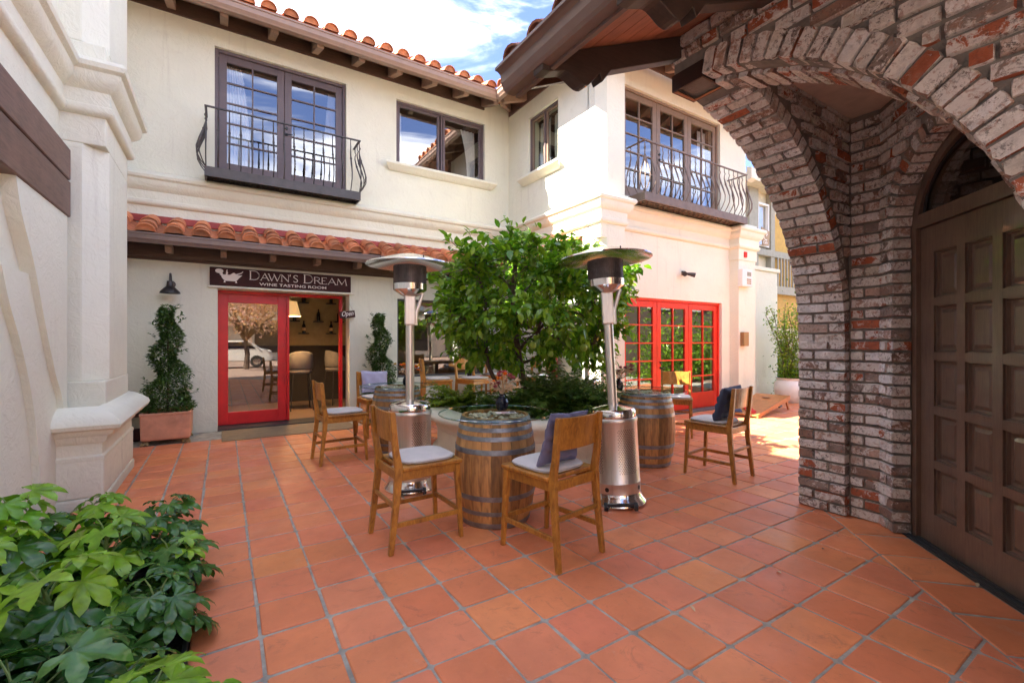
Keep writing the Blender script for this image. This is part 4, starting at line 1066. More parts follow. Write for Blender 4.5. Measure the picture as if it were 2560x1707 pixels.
for fx in (.02, .185): tub.prism([(x, YS, z) for x, z in [(fx-.008,2.51),(fx+.008,2.51),(fx+.012,2.485),(fx+.018,2.478),(fx-.018,2.478),(fx-.012,2.485)]], (0,-.0034,0))
tub.build('logo', 'cream_print', sg)
b = MB()
for (x0, z0) in ((-.16,2.45),(-.16,2.67),(2.0,2.45),(2.0,2.67)): b.box(x0, x0+.035, 8.994, 9.0, z0, z0+.035)
b.build('bracket', 'sign_brown', sg)
os_ = thing('open_sign', 'small dark hanging sign with white script Open beside the red door opening', 'sign', (1.98, 9.0, 2.3), world=True)
b = MB(); MW = basis((1.99,8.965,2.01), Vector((.98,0,.12)).normalized(), (0,-1,0), Vector((-.12,0,.98)).normalized())
b.box(-.14,.14,-.012,.012,-.075,.055); b.xf(MW); b.build('board', 'sign_brown', os_)
txt('Open', 'lettering', 'cream_print', os_, basis(Vector((1.99,8.95,1.975)), Vector((.98,0,.12)).normalized(), Vector((-.12,0,.98)).normalized(), (0,-1,0)), .13, .74, .002, .35, 'CENTER', 0)
MB().tube([(1.87,8.965,2.05),(1.97,8.99,2.31),(2.10,8.965,2.08)], .003, 5).build('cord', 'straw', os_)
lp = thing('wall_lamp', 'dark gooseneck barn lamp on the wall left of the wine room sign', 'lamp', (-.74, 9.05, 2.4), world=True)
b = MB(); b.tube([(-.70,9.05,2.40),(-.70,9.02,2.40)], .06, 16); b.build('wall_plate', 'iron', lp, smooth=True)
b = MB(); b.tube([(-.70,9.03,2.42),(-.70,8.99,2.52),(-.70,8.93,2.56),(-.70,8.86,2.55),(-.70,8.83,2.47),(-.70,8.83,2.40)], .012, 8); b.build('gooseneck', 'iron', lp, smooth=True)
b = MB().lathe([(.0,.19),(.04,.19),(.045,.12),(.055,.10),(.075,.085),(.125,.03),(.135,0),(.125,.002),(.06,.07),(.0,.08)], 24, (-.70,8.83,2.24)); b.build('shade', 'iron', lp, smooth=True)

# ================================================================== inside the tasting room
for i, (x, z) in enumerate([(1.69,2.46),(2.33,2.46),(1.48,2.0),(2.03,2.0),(1.69,1.70),(2.33,1.70),(2.52,2.0)]):
    lab = ['wine bottle on the top row of the tasting room wall, left', 'wine bottle on the top row of the tasting room wall, right', 'wine bottle on the middle row beside the lampshade',
           'wine bottle in the centre of the middle row on the tasting room wall', 'pale labelled wine bottle on the lower row, left', 'pale labelled wine bottle on the lower row, right', 'wine bottle on the middle row by the door frame'][i]
    t = thing('wine_bottle', lab, 'bottle', (x, 12.3, z), group='bottles on the tasting room wall')
    MB().lathe([(.0,0),(.042,0),(.042,.17),(.035,.2),(.016,.23),(.015,.30),(.0,.30)], 12).build('bottle', 'black_gloss', t, smooth=True)
    if i in (4,5): MB().lathe([(.0435,.05),(.0435,.13)], 12).build('paper_label', 'straw', t)
    s_ = MB().box(x-.11, x+.11, 12.20, 12.4, z-.028, z-.003).build('bottle_shelf', 'black')
    tag(s_, 'black ledge under the ' + lab.replace('pale labelled ', '').replace(' of the tasting room wall','').replace(' on the tasting room wall',''), 'shelf', 'bottle ledges on the tasting room wall')
pl = thing('pendant_lamp', 'pale cone lampshade glowing just inside the red door opening', 'lamp', (1.16, 10.2, 2.0))
MB().lathe([(.19,0),(.185,.01),(.11,.30),(.10,.30)], 28).build('lamp_shade', 'lit_shade', pl, smooth=True)
MB().tube([(0,0,.27),(0,0,.9)], .006, 6).build('cord', 'black', pl)
ld = bpy.data.lights.new('bulb', 'POINT'); ld.energy = 6; ld.color = (1, .72, .40); ld.shadow_soft_size = .04; lo = bpy.data.objects.new('bulb', ld); C.objects.link(lo); lo.parent = pl; lo.location = (0,0,.10)
def tub_chair(loc, rz, lab):
    t = thing('bar_chair', lab, 'chair', loc, rz, 'upholstered bar chairs in the tasting room')
    m = MB(); n = 20
    for j, (z, k) in enumerate([(.95,.9),(1.0,1.0),(1.18,1.04),(1.33,1.0),(1.36,.96)]):
        for i in range(n+1):
            a = R(60+240*i/n); dip = .18*(abs(i-n/2)/(n/2))**2 if j > 1 else 0
            m.v.append((.24*k*cos(a), .25*k*sin(a), z-.08-dip))
    for j in range(4):
        for i in range(n): k = j*(n+1)+i; m.f.append((k,k+1,k+n+2,k+n+1))
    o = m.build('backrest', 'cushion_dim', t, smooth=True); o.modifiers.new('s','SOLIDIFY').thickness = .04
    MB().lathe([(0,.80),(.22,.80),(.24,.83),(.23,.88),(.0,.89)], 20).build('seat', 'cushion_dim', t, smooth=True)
    for sx in (-1,1):
        for sy in (-1,1): MB().tube([(.16*sx,.16*sy,.82),(.22*sx,.22*sy,.01)], .012, 6).build('leg', 'iron', t)
tub_chair((1.42, 10.8, 0), R(90), 'pale upholstered bar chair with back to the red door opening'); tub_chair((2.25, 11.3, 0), R(20), 'pale upholstered bar chair farther inside, turned sideways')

# ================================================================== bar stools
def stool(lab, wood='stool_wood', sh=.60, bh=1.0):
    t = thing('bar_stool', lab, 'bar stool', (0,0,0), 0, 'wooden bar stools around the barrel tables')
    hx, hy = .245, .215; zs = sh-.035; k = sh/.60
    for sy in (-1, 1):
        # rear post: straight leg, then raked back
        def sec(x, y, z, w=.036, dd=.042): return [(x-dd/2, y-w/2, z), (x+dd/2, y-w/2, z), (x+dd/2, y+w/2, z), (x-dd/2, y+w/2, z)]
        m = MB(); lv = [(-.285, 0, .034, .036), (-.235, sh*.72, .036, .050), (-.225, sh, .036, .056), (-.245, sh+.12, .036, .046), (-.270, bh-.03, .034, .036), (-.275, bh, .034, .034)]
        for (x, z, w, dd) in lv: m.v += sec(x, sy*(hy+.012*(1-z/sh) if z < sh else hy), z, w, dd)
        for i in range(len(lv)-1):
            for q in range(4): m.f.append((i*4+q, i*4+(q+1)%4, (i+1)*4+(q+1)%4, (i+1)*4+q))
        m.f += [(0,1,2,3), tuple(4*(len(lv)-1)+q for q in (3,2,1,0))]
        m.build('leg', wood, t, bevel=.004)
        m = MB(); lv = [(.268, 0, .030, .030), (.235, zs, .042, .044)]
        for (x, z, w, dd) in lv: m.v += sec(x, sy*(hy+.014*(1-z/sh)), z, w, dd)
        for q in range(4): m.f.append((q, (q+1)%4, 4+(q+1)%4, 4+q))
        m.f += [(0,1,2,3),(7,6,5,4)]; m.build('leg', wood, t, bevel=.004)
        MB().box(-.21, .225, sy*hy-.012, sy*hy+.012, sh-.095, sh-.03).build('apron', wood, t, bevel=.003)
        MB().box(-.245, .245, sy*(hy+.006)-.011, sy*(hy+.006)+.011, sh*.30, sh*.30+.035).build('stretcher', wood, t, bevel=.003)
    MB().box(.222, .246, -hy, hy, sh-.095, sh-.03).build('apron', wood, t, bevel=.003); MB().box(-.236, -.212, -hy, hy, sh-.095, sh-.03).build('apron', wood, t, bevel=.003)
    MB().box(.24, .262, -hy, hy, sh*.33, sh*.33+.035).build('stretcher', wood, t, bevel=.003); MB().box(-.262, -.24, -hy, hy, sh*.52, sh*.52+.032).build('stretcher', wood, t, bevel=.003)
    MB().box(-.20, .275, -.245, .245, sh-.03, sh).build('seat', wood, t, bevel=.007)
    # curved back board
    m = MB(); n = 8
    for (z, dx) in ((bh-.225, .020), (bh-.01, 0)):
        for i in range(n+1):
            y = -.205+.41*i/n; c = .028*(1-(y/.205)**2)
            m.v += [(-.262-c+dx, y, z), (-.240-c+dx, y, z)]
    st = 2*(n+1)
    for i in range(n):
        a = 2*i; m.f += [(a, a+2, st+a+2, st+a), (a+1, st+a+1, st+a+3, a+3), (a, a+1, a+3, a+2), (st+a, st+a+2, st+a+3, st+a+1)]
    m.f += [(0, st, st+1, 1), (2*n, 2*n+1, st+2*n+1, st+2*n)]
    m.build('backrest', wood, t, bevel=.003)
    # seat pad: superellipse with piping
    def pad(z0, z1, s_, g):
        P = []
        for i in range(28):
            a = 2*pi*i/28; ca, sa_ = cos(a), sin(a); P.append((.04+s_*.222*abs(ca)**.55*(1 if ca>0 else -1), s_*.215*abs(sa_)**.55*(1 if sa_>0 else -1), 0))
        return P
    m = MB(); lv = [(.93, 0), (.99, .006), (1.0, .014), (.985, .024), (.93, .031), (.70, .036), (.35, .038)]
    for s_, z in lv: m.v += [(x, y, sh+z) for x, y, _ in pad(0,0,s_,0)]
    for i in range(len(lv)-1):
        for q in range(28): m.f.append((i*28+q, i*28+(q+1)%28, (i+1)*28+(q+1)%28, (i+1)*28+q))
    m.f += [tuple(reversed(range(28))), tuple((len(lv)-1)*28+q for q in range(28))]
    cu = m.build('cushion', 'cushion', t, smooth=True)
    pts = [(x, y, sh+.016) for x, y, _ in pad(0,0,1.0,0)]; MB().tube(pts+[pts[0]], .0045, 5, cap=False).build('piping', 'cushion_edge', cu)
    return t
S1 = stool('wooden bar stool at front left of the near barrel with bare grey seat pad'); S1.location = (1.265, 3.37, 0); S1.rotation_euler = (0,0,R(2))
GS = 'wooden bar stools around the barrel tables'
def face(a): return R(a)
S2 = dup(S1, (2.005, 2.625, 0), R(99), 'wooden bar stool in the foreground with purple tufted pillow, back to the viewer')
S3 = dup(S1, (1.25, 6.03, 0), R(3), 'wooden bar stool between the red door and the left barrel, no pillow')
S4 = dup(S1, (2.08, 7.35, 0), R(-86), 'wooden bar stool behind the left barrel with lavender pillow')
S5 = dup(S1, (4.70, 3.07, 0), R(98), 'wooden bar stool right of the right barrel with navy pillow')
T1 = stool('tall orange wooden bar stool seen from the side at the far high table', 'stool_wood_light', .80, 1.18); T1.location = (3.28, 7.75, 0); T1.rotation_euler = (0,0,R(-15))
S6 = dup(S1, (6.15, 4.75, 0), R(218), 'wooden bar stool behind the right barrel with sunlight dappled on its back')
T2 = dup(T1, (3.95, 7.55, 0), R(-75), 'tall orange bar stool seen front on, just left of the citrus trunk')
T3 = dup(T1, (5.15, 7.3, 0), R(200), 'tall orange wooden bar stool behind the citrus tree, beside the red winery sign')
T4 = dup(T1, (4.75, 8.15, 0), R(230), 'tall orange wooden bar stool farthest back behind the citrus trunk')
ht = thing('high_table', 'round wooden high table behind the citrus planter', 'table', (4.25, 8.3, 0))
MB().lathe([(0,.98),(.42,.98),(.43,1.0),(.42,1.03),(0,1.03)], 28).build('table_top', 'stool_wood_light', ht, smooth=True); MB().lathe([(.28,0),(.26,.03),(.05,.06),(.045,.98)], 16).build('pedestal', 'iron', ht, smooth=True)

def pillow(loc, rot, mat, label, w=.38, h=.36, th=.075, tuft=False):
    m = MB(); n = 14
    def P(i, j, s_):
        u, v = -1+2*i/n, -1+2*j/n; e = (1-u**4)*(1-v**4)
        x = u*w/2*(1-.06*(1-abs(v))*abs(u)); y = v*h/2*(1-.06*(1-abs(u))*abs(v))
        d = th*(max(e,0)**.45)
        if tuft:
            for a in (-.5, 0, .5):
                d -= .035*math.exp(-((v-a)**2)*60)*(1-u**6); d -= .02*math.exp(-((u-a)**2)*60)
        d = max(d, .006)+.004*sin(u*7+v*5)
        return (x, y, s_*d)
    for s_ in (1, -1):
        for i in range(n+1):
            for j in range(n+1): m.v.append(P(i, j, s_))
    N_ = (n+1)*(n+1)
    for s_ in range(2):
        for i in range(n):
            for j in range(n): a = s_*N_+i*(n+1)+j; m.f.append((a,a+1,a+n+2,a+n+1))
    for i in range(n):
        for (a, c) in ((i, i+1), (n*(n+1)+i, n*(n+1)+i+1), (i*(n+1), (i+1)*(n+1)), (i*(n+1)+n, (i+1)*(n+1)+n)): m.f.append((a, c, c+N_, a+N_))
    o = m.build('pillow', mat, smooth=True); o.location = loc; o.rotation_euler = rot
    return tag(o, label, 'pillow', 'pillows resting on bar stools')
pillow((2.02, 2.505, .82), (R(107), R(2), R(9)), 'pillow_purple', 'purple tufted pillow leaning on the foreground stool', .39, .39, .055, True)
pillow((2.10, 7.50, .83), (R(76), R(3), R(4)), 'pillow_lavender', 'lavender pillow on the stool behind the left barrel', .44, .36, .06)
pillow((4.70, 2.955, .82), (R(108), R(-2), R(8)), 'pillow_navy', 'navy blue pillow on the stool at the right barrel', .40, .38, .08, True)

# ================================================================== barrel tables
def barrel(lab, loc, rz):
    t = thing('wine_barrel', lab, 'barrel', loc, rz, 'wine barrels used as table bases')
    H = .875; rb = lambda z: .285+.062*(1-((z-H/2)/(H/2))**2)
    n = 26; zs = [H*k/12 for k in range(13)]
    a = 2*pi/n; m = MB()
    for z in zs:
        r_ = rb(z); m.v += [(r_*cos(-a*.485), r_*sin(-a*.485), z), (r_*1.004, 0, z), (r_*cos(a*.485), r_*sin(a*.485), z), ((r_-.022)*cos(a*.49), (r_-.022)*sin(a*.49), z), ((r_-.022)*cos(-a*.49), (r_-.022)*sin(-a*.49), z)]
    for i in range(12):
        for q in range(5): m.f.append((i*5+q, i*5+(q+1)%5, (i+1)*5+(q+1)%5, (i+1)*5+q))
    m.f += [(4,3,2,1,0), tuple(60+q for q in range(5))]
    s0 = m.build('stave', 'barrel_wood', t, smooth=False)
    for k in range(1, n):
        o = s0.copy(); C.objects.link(o); o.rotation_euler = (0, 0, a*k); o.parent = t
    s0.rotation_euler = (0,0,0)
    for (z0, z1, w_) in ((.008,.05,1),(.115,.15,1),(.235,.275,1),(.60,.64,1),(.705,.74,1),(.775,.808,1),(.835,.873,1)):
        m = MB().lathe([(rb(z0)+.001, z0), (rb(z0)+.0042, z0), (rb((z0+z1)/2)+.0048, (z0+z1)/2), (rb(z1)+.0042, z1), (rb(z1)+.001, z1)], 48)
        h = m.build('hoop', 'hoop', t, smooth=True)
        m = MB(); am = R(-70); 
        for da in (-.05,.05): r_ = rb((z0+z1)/2); c_ = Vector((r_*cos(am+da), r_*sin(am+da), (z0+z1)/2)); d = Vector((cos(am+da), sin(am+da), 0)); m.tube([c_, c_+d*.008], .006, 8)
        m.build('rivet', 'rivet', h)
    MB().lathe([(0,.825),(.262,.825)], 32).build('barrel_head', 'barrel_wood', t)
    MB().lathe([(0,.03),(.262,.03)], 32).build('barrel_head', 'barrel_wood', t)
    return t
B1 = barrel('wine barrel in the foreground between two stools, white stones under its glass', (1.967, 3.36, 0), R(20))
B2 = dup(B1, (2.02, 6.12, 0), R(75), 'wine barrel at the left behind the left patio heater'); B3 = dup(B1, (4.42, 3.86, 0), R(130), 'wine barrel on the right between the heater and the navy pillow stool')
def glass_top(loc, lab):
    t = thing('glass_tabletop', lab, 'tabletop', loc, 0, 'round glass tabletops on the barrels')
    MB().lathe([(0,.012),(.478,.012)], 64).build('top_face', 'glass_table', t); MB().lathe([(0,.0),(.478,.0)], 64).build('bottom_face', 'glass_table', t)
    MB().lathe([(.478,0),(.482,.003),(.482,.009),(.478,.012)], 64).build('rim', 'glass_edge', t, smooth=True)
    return t
glass_top((1.967,3.36,.880), 'round glass tabletop on the foreground barrel'); glass_top((2.02,6.12,.880), 'round glass tabletop on the left barrel'); glass_top((4.42,3.86,.880), 'round glass tabletop on the right barrel')
rd = random.Random(5)
def stones(loc, lab):
    m = MB()
    for i in range(230):
        a = rd.uniform(0, 2*pi); r_ = .25*math.sqrt(rd.random()); x, y = r_*cos(a), r_*sin(a); z = .842+.012*(1-r_/.26)+rd.uniform(0,.018); s_ = rd.uniform(.010,.020)
        q = MB(); 
        P = [(1,0,0),(0,1,0),(-1,0,0),(0,-1,0),(0,0,1),(0,0,-1),(.7,.7,.1),(-.7,.7,-.1),(-.7,-.7,.15),(.7,-.7,0)]
        P = [Vector(p)*s_*rd.uniform(.8,1.25) for p in P]
        q.v = [(x+p.x, y+p.y, z+p.z*.75) for p in P]
        ring = [0,6,1,7,2,8,3,9]
        for k in range(8): q.f += [(ring[k], ring[(k+1)%8], 4), (ring[(k+1)%8], ring[k], 5)]
        m.add(q)
    o = m.build('white_stones', 'pebble', kind='stuff'); o.location = loc; tag(o, lab, 'stones'); o['kind'] = 'stuff'
stones((1.967,3.36,0), 'pale stones filling the top of the foreground barrel'); stones((2.02,6.12,0), 'pale stones filling the top of the left barrel'); stones((4.42,3.86,0), 'pale stones filling the top of the right barrel')
def vase(loc, lab, cols, seed):
    r_ = random.Random(seed); t = thing('flower_vase', lab, 'vase', loc, 0, 'small dark vases on the barrel tables')
    MB().lathe([(0,0),(.042,0),(.055,.03),(.056,.07),(.045,.10),(.024,.118),(.020,.13),(.027,.142),(.021,.142),(.015,.13),(.0,.125)], 10).build('vase', 'black_gloss', t, smooth=False)
    for i in range(26):
        a = r_.uniform(0, 2*pi); L = r_.uniform(.03,.16); hgt = r_.uniform(.06,.19); tip = Vector((L*cos(a), L*sin(a), .13+hgt))
        MB().tube([(0,0,.12), (L*.35*cos(a), L*.35*sin(a), .12+hgt*.6), tip], .0018, 4).build('stem', 'straw', t)
        c_ = r_.choice(cols); m = MB()
        if c_ == 'straw':
            for k in range(9):
                p = tip*(1-.06*k)+Vector((r_.uniform(-.01,.01), r_.uniform(-.01,.01), .012*k-.01)); m.tube([p, p+Vector((r_.uniform(-.03,.03)+.035*cos(a), r_.uniform(-.03,.03)+.03*sin(a), r_.uniform(-.02,.03)))], [.008,.003], 4)
            m.build('plume', 'straw', t)
        else:
            s_ = r_.uniform(.022,.034)
            for k in range(34):
                d = Vector((r_.gauss(0,1), r_.gauss(0,1), abs(r_.gauss(0,1)))).normalized(); x_ = d.cross(Vector((0,0,1.01))).normalized()*s_*.35
                m.q([tip+d*s_*.2-x_, tip+d*s_*.2+x_, tip+d*s_+x_*.8, tip+d*s_*1.1, tip+d*s_-x_*.8])
            m.build('flower', c_, t)
vase((2.07,3.42,.893), 'faceted navy vase of orange and pink dried flowers on the foreground glass table', ['orange','dusty_pink','straw','straw','dusty_pink'], 1)
vase((2.12,6.02,.893), 'small black vase of orange and yellow flowers on the left barrel table', ['orange','yellow','straw','white'], 2)
vase((4.12,4.02,.893), 'small navy vase of pink and straw dried flowers on the right barrel table', ['dusty_pink','straw','straw','straw'], 3)
def card(loc, rz, lab):
    o = MB().box(-.085,.085,-.045,.045,0,.002).build('menu_card', 'white'); o.location = loc; o.rotation_euler = (0,0,rz); tag(o, lab, 'card', 'menu cards on the barrel tables')
    MB().box(-.04,.02,-.03,.01,.0025,.0032).build('printed_block', 'dusty_pink', o); MB().box(.03,.075,-.035,.03,.0025,.0032).build('printed_block', 'grey_dark', o)
card((2.02,3.27,.893), R(-20), 'small printed card on the foreground glass table'); card((4.33,3.98,.893), R(-15), 'small printed card on the right glass table'); card((1.86,6.1,.893), R(-60), 'pale folded card on the left glass table')

# ================================================================== patio heaters
def heater(lab, loc, rz, tilt=0):
    t = thing('patio_heater', lab, 'patio heater', loc, rz, 'stainless steel patio heaters'); t.rotation_euler = (0, tilt, rz)
    MB().lathe([(0,.0),(.255,.0),(.262,.012),(.258,.03),(.225,.07),(.215,.11)], 40).build('base', 'steel_bright', t, smooth=True)
    MB().lathe([(.215,.10),(.213,.12),(.213,.20),(.216,.205),(.213,.21),(.213,.74),(.217,.75),(.220,.77),(.215,.785),(.205,.79)], 48).build('tank_housing', 'steel', t, smooth=True)
    MB().lathe([(.205,.785),(.208,.80),(.208,.85),(.195,.868),(.12,.885),(.05,.90),(0,.90)], 48).build('housing_lid', 'steel_bright', t, smooth=True)
    m = MB()
    for j in range(26):
        for sec in range(4):
            for i in range(9):
                a = 2*pi*sec/4+R(4+i*5.6+(2.8 if j % 2 else 0)); z = .30+j*.0155; r_ = .2137; w_ = .0040
                c_ = Vector((r_*cos(a), r_*sin(a), z)); u = Vector((-sin(a), cos(a), 0))*w_
                m.q([c_-u, c_-u*.5+Vector((0,0,-w_)), c_+u*.5+Vector((0,0,-w_)), c_+u, c_+u*.5+Vector((0,0,w_)), c_-u*.5+Vector((0,0,w_))])
    m.build('perforation', 'black', t, kind='stuff', fix=False)
    for a in (R(-120), R(-30), R(60), R(150)):
        c_ = Vector((.2125*cos(a), .2125*sin(a), .155)); d = Vector((cos(a), sin(a), 0)); MB().tube([c_, c_+d*.003], .020, 14).build('vent_hole', 'black', t)
    MB().tube([(0,0,.89),(0,0,1.90)], .044, 20).build('pole', 'steel', t, smooth=True)
    MB().box(-.055,.055,-.055,.055,1.66,1.98).build('control_box', 'steel', t, bevel=.012)
    MB().tube([(.06,.01,1.66),(.065,.01,1.80),(.13,.02,1.99)], .020, 8).build('side_tube', 'steel', t, smooth=True)
    MB().lathe([(.052,1.95),(.09,1.965),(.155,2.01),(.168,2.02),(.170,2.08),(.165,2.085)], 40).build('burner_bowl', 'steel_bright', t, smooth=True)
    MB().lathe([(.163,2.08),(.163,2.265)], 40).build('burner_screen', 'screen', t, smooth=True)
    m = MB()
    for k in range(48): a = 2*pi*k/48; c_ = Vector((.165*cos(a), .165*sin(a), 0)); m.tube([c_+Vector((0,0,2.085)), c_+Vector((0,0,2.262))], .0018, 4)
    m.build('screen_wire', 'iron', t, kind='stuff')
    n = 8; m = MB(); L = 3
    prof = [(.0,2.385),(.10,2.382),(.155,2.37),(.30,2.325),(.435,2.285),(.440,2.272),(.428,2.276),(.30,2.312),(.10,2.362),(.0,2.365)]
    m.lathe(prof, 48); rf = m.build('reflector', 'steel_bright', t, smooth=True)
    for k in range(4): a = 2*pi*k/4+.4; MB().tube([(.31*cos(a),.31*sin(a),2.31),(.31*cos(a),.31*sin(a),2.335)], .006, 6).build('bolt', 'black', rf)
    m = MB(); m.box(-.13,.13,-.29,-.255,.035,.06).build('axle_bracket', 'black', t, bevel=.004)
    for sx in (-1,1):
        w = MB().tube([(sx*.115,-.278,.036),(sx*.145,-.278,.036)], .036, 18).build('wheel', 'rubber', t, smooth=True); MB().tube([(sx*.112,-.278,.036),(sx*.148,-.278,.036)], .014, 10).build('hub', 'steel_bright', w)
    return t
HT1 = heater('stainless patio heater left of the citrus tree behind the foreground stool', (1.62, 4.50, 0), R(-18))
dup(HT1, (3.133, 3.068, 0), R(-48), 'stainless patio heater right of the citrus tree, leaning slightly', 'stainless steel patio heaters').rotation_euler = (R(-1.2), R(-3.0), R(-40))
dup(HT1, (5.15, 5.75, 0), R(-10), 'stainless patio heater far back against the sunlit wall behind the tree', 'stainless steel patio heaters')
dup(HT1, (5.2, 7.05, 0), R(20), 'stainless patio heater farthest back, mostly hidden by the citrus leaves', 'stainless steel patio heaters')

# ================================================================== round planter with citrus tree
pln = thing('round_planter', 'low round stucco planter with moulded rim around the citrus tree', 'planter', (3.6, 5.2, 0), world=True)
n = 48; path = [(3.6+1.27*cos(-2*pi*k/n), 5.2+1.27*sin(-2*pi*k/n)) for k in range(n)]
# outward must be the right-hand side when travelling clockwise? use profile offset outward explicitly
m = MB()
prof = [(1.33,-.05),(1.33,.10),(1.30,.13),(1.27,.15),(1.27,.36),(1.285,.375),(1.285,.405),(1.30,.43),(1.34,.47),(1.395,.50),(1.415,.535),(1.41,.57),(1.385,.60),(1.33,.61),(1.12,.61),(1.09,.59),(1.08,.40)]
m.lathe(prof, 56, (3.6,5.2,0)); m.build('planter_wall', 'stucco', pln, smooth=True)
MB().lathe([(0,.53),(1.085,.50)], 32, (3.6,5.2,0)).build('planter_soil', 'soil', pln)

def leaf_shape(L, w, fold=.25, curl=.25, pts=5):
    """curved leaf blade along +x, midrib folded: returns verts, faces"""
    V = []; F = []
    for i in range(pts):
        t = i/(pts-1); x = L*t; hw = w*.5*sin(pi*min(1, t*.93+.05))**.8 if 0 < t < 1 else .002; z = -curl*L*t*t
        V += [(x, -hw, z+fold*hw), (x, 0, z), (x, hw, z+fold*hw)]
    for i in range(pts-1):
        a = i*3; F += [(a, a+3, a+4, a+1), (a+1, a+4, a+5, a+2)]
    return V, F
def scatter_leaves(items, L, w, rd, fold=.3, curl=.25, pts=4, var=.3):
    m = MB(); V0, F0 = leaf_shape(1, w/L, fold, curl, pts)
    for (p, d) in items:
        s_ = L*rd.uniform(1-var, 1+var*.7); d = Vector(d).normalized(); up = Vector((rd.gauss(0,.35), rd.gauss(0,.35), 1)); y = up.cross(d)
        if y.length < .05: y = Vector((1,0,0)).cross(d)
        y.normalize(); z = d.cross(y)
        b_ = len(m.v); px, py, pz = p
        for (a, c, e_) in V0: m.v.append((px+(d.x*a+y.x*c+z.x*e_)*s_, py+(d.y*a+y.y*c+z.y*e_)*s_, pz+(d.z*a+y.z*c+z.z*e_)*s_))
        m.f += [tuple(b_+i for i in f) for f in F0]
    return m
tree = thing('citrus_tree', 'bushy citrus tree with green fruit growing in the round planter', 'tree', (3.5, 5.22, .5), world=True)
rd = random.Random(21)
trunk = MB(); T0 = Vector((3.5,5.22,.5)); FK = Vector((3.42,5.22,1.35))
trunk.tube([T0, T0+Vector((.02,0,.35)), FK, Vector((3.36,5.22,1.75)), Vector((3.34,5.25,2.15)), Vector((3.38,5.25,2.55))], [.055,.048,.042,.036,.028,.015], 10)
trunk.tube([T0+Vector((-.05,.05,0)), Vector((3.15,5.3,.85)), Vector((2.98,5.3,1.2)), Vector((2.92,5.25,1.6)), Vector((2.9,5.2,2.0)), Vector((2.75,5.1,2.3))], [.035,.03,.027,.022,.018,.01], 8)
brs = []
def branch(p, q, r0, sag=.0, n=5):
    p, q = Vector(p), Vector(q); pts = []
    mid = (p+q)/2+Vector((rd.uniform(-.08,.08), rd.uniform(-.08,.08), rd.uniform(-.03,.12)-sag))
    for i in range(n+1): t = i/n; pts.append(p*(1-t)**2+mid*2*t*(1-t)+q*t*t)
    trunk.tube(pts, [r0*(1-.7*i/n) for i in range(n+1)], 6); return pts
mains = [((3.36,5.22,1.75),(2.9,5.0,2.1)),((3.36,5.22,1.75),(3.7,5.0,2.2)),((3.42,5.22,1.4),(3.9,5.1,1.55)),((3.9,5.1,1.55),(4.45,5.0,1.85)),((3.35,5.22,2.1),(3.3,5.1,2.85)),((3.36,5.22,2.0),(3.95,5.3,2.6)),
         ((2.92,5.25,1.6),(2.45,5.3,1.8)),((2.9,5.2,2.0),(2.5,4.9,2.5)),((3.42,5.22,1.35),(3.3,4.6,1.6)),((3.4,5.22,1.6),(3.5,5.9,2.1)),((3.9,5.1,1.55),(4.3,4.7,1.45)),((3.5,5.2,1.2),(4.3,5.2,1.35)),((3.35,5.25,2.2),(3.0,5.7,2.6)),((4.45,5.0,1.85),(4.85,4.8,2.2))]
for p, q in mains: brs.append(branch(p, q, .022))
CC = Vector((3.55,5.15,2.03)); tw = MB()
items = []; new = []; tips = []
def inside(p): 
    d = p-CC; rx = 1.42 if d.x > 0 else 1.28
    return (abs(d.x/rx)**2.4+abs(d.y/1.15)**2.2+abs(d.z/(.84 if d.z > 0 else .90))**2.3)
cl = []
while len(cl) < 385:
    p = CC+Vector((rd.uniform(-1.45,1.5), rd.uniform(-1.2,1.2), rd.uniform(-1.0,1.05))); v = inside(p)
    if .22 < v < 1.0+.25*sin(p.x*5+p.z*7)*cos(p.y*6) and not (abs(p.x-3.35) < .30 and p.z < 1.2 and abs(p.y-5.2) < .4): cl.append(p)
allpts = [pt for b_ in brs for pt in b_[2:]]
for c_ in cl:
    near = min(allpts, key=lambda a: (a-c_).length_squared)
    od = (c_-CC); od = Vector((od.x/1.3, od.y/1.1, od.z)).normalized()
    mid = (near+c_)/2+Vector((0,0,rd.uniform(-.05,.08)))
    tw.tube([near, mid, c_], [.008,.005,.003], 4, cap=False)
    nl = rd.randint(17, 30); ax = (od*.8+Vector((rd.gauss(0,.4), rd.gauss(0,.4), rd.gauss(0,.3)+.15))).normalized()
    ln = rd.uniform(.15,.32); tw.tube([c_-ax*ln*.3, c_+ax*ln*.7], [.004,.002], 4, cap=False)
    isnew = rd.random() < .16 and c_.z > 1.9
    for k in range(nl):
        t = rd.uniform(-.3,.75); p = c_+ax*ln*t+Vector((rd.gauss(0,.045), rd.gauss(0,.045), rd.gauss(0,.045)))
        d = ax*.5+Vector((rd.gauss(0,.6), rd.gauss(0,.6), rd.gauss(-.25,.5)))
        (new if isnew and t > .2 else items).append((p, d))
for (p, d) in [((2.28,5.0,2.72),(-1,-.3,.6)),((2.2,5.1,1.72),(-1,0,.1)),((4.95,4.6,2.35),(1,-.2,.3)),((3.4,5.0,2.92),(0,0,1)),((2.55,5.0,2.85),(-.4,0,1)),((4.75,4.7,1.25),(.6,0,-.6))]:
    p, d = Vector(p), Vector(d).normalized(); near = min(cl, key=lambda a: (a-p).length_squared); tw.tube([near, p-d*.1, p], [.006,.004,.002], 4)
    for k in range(26): (items if k % 3 else new).append((p-d*rd.uniform(0,.35)+Vector((rd.gauss(0,.04),rd.gauss(0,.04),rd.gauss(0,.04))), d*.6+Vector((rd.gauss(0,.5),rd.gauss(0,.5),rd.gauss(0,.5)))))
trunk.build('trunk', 'bark', tree, smooth=True); tw.build('twig', 'bark', tree, kind='stuff', fix=False)
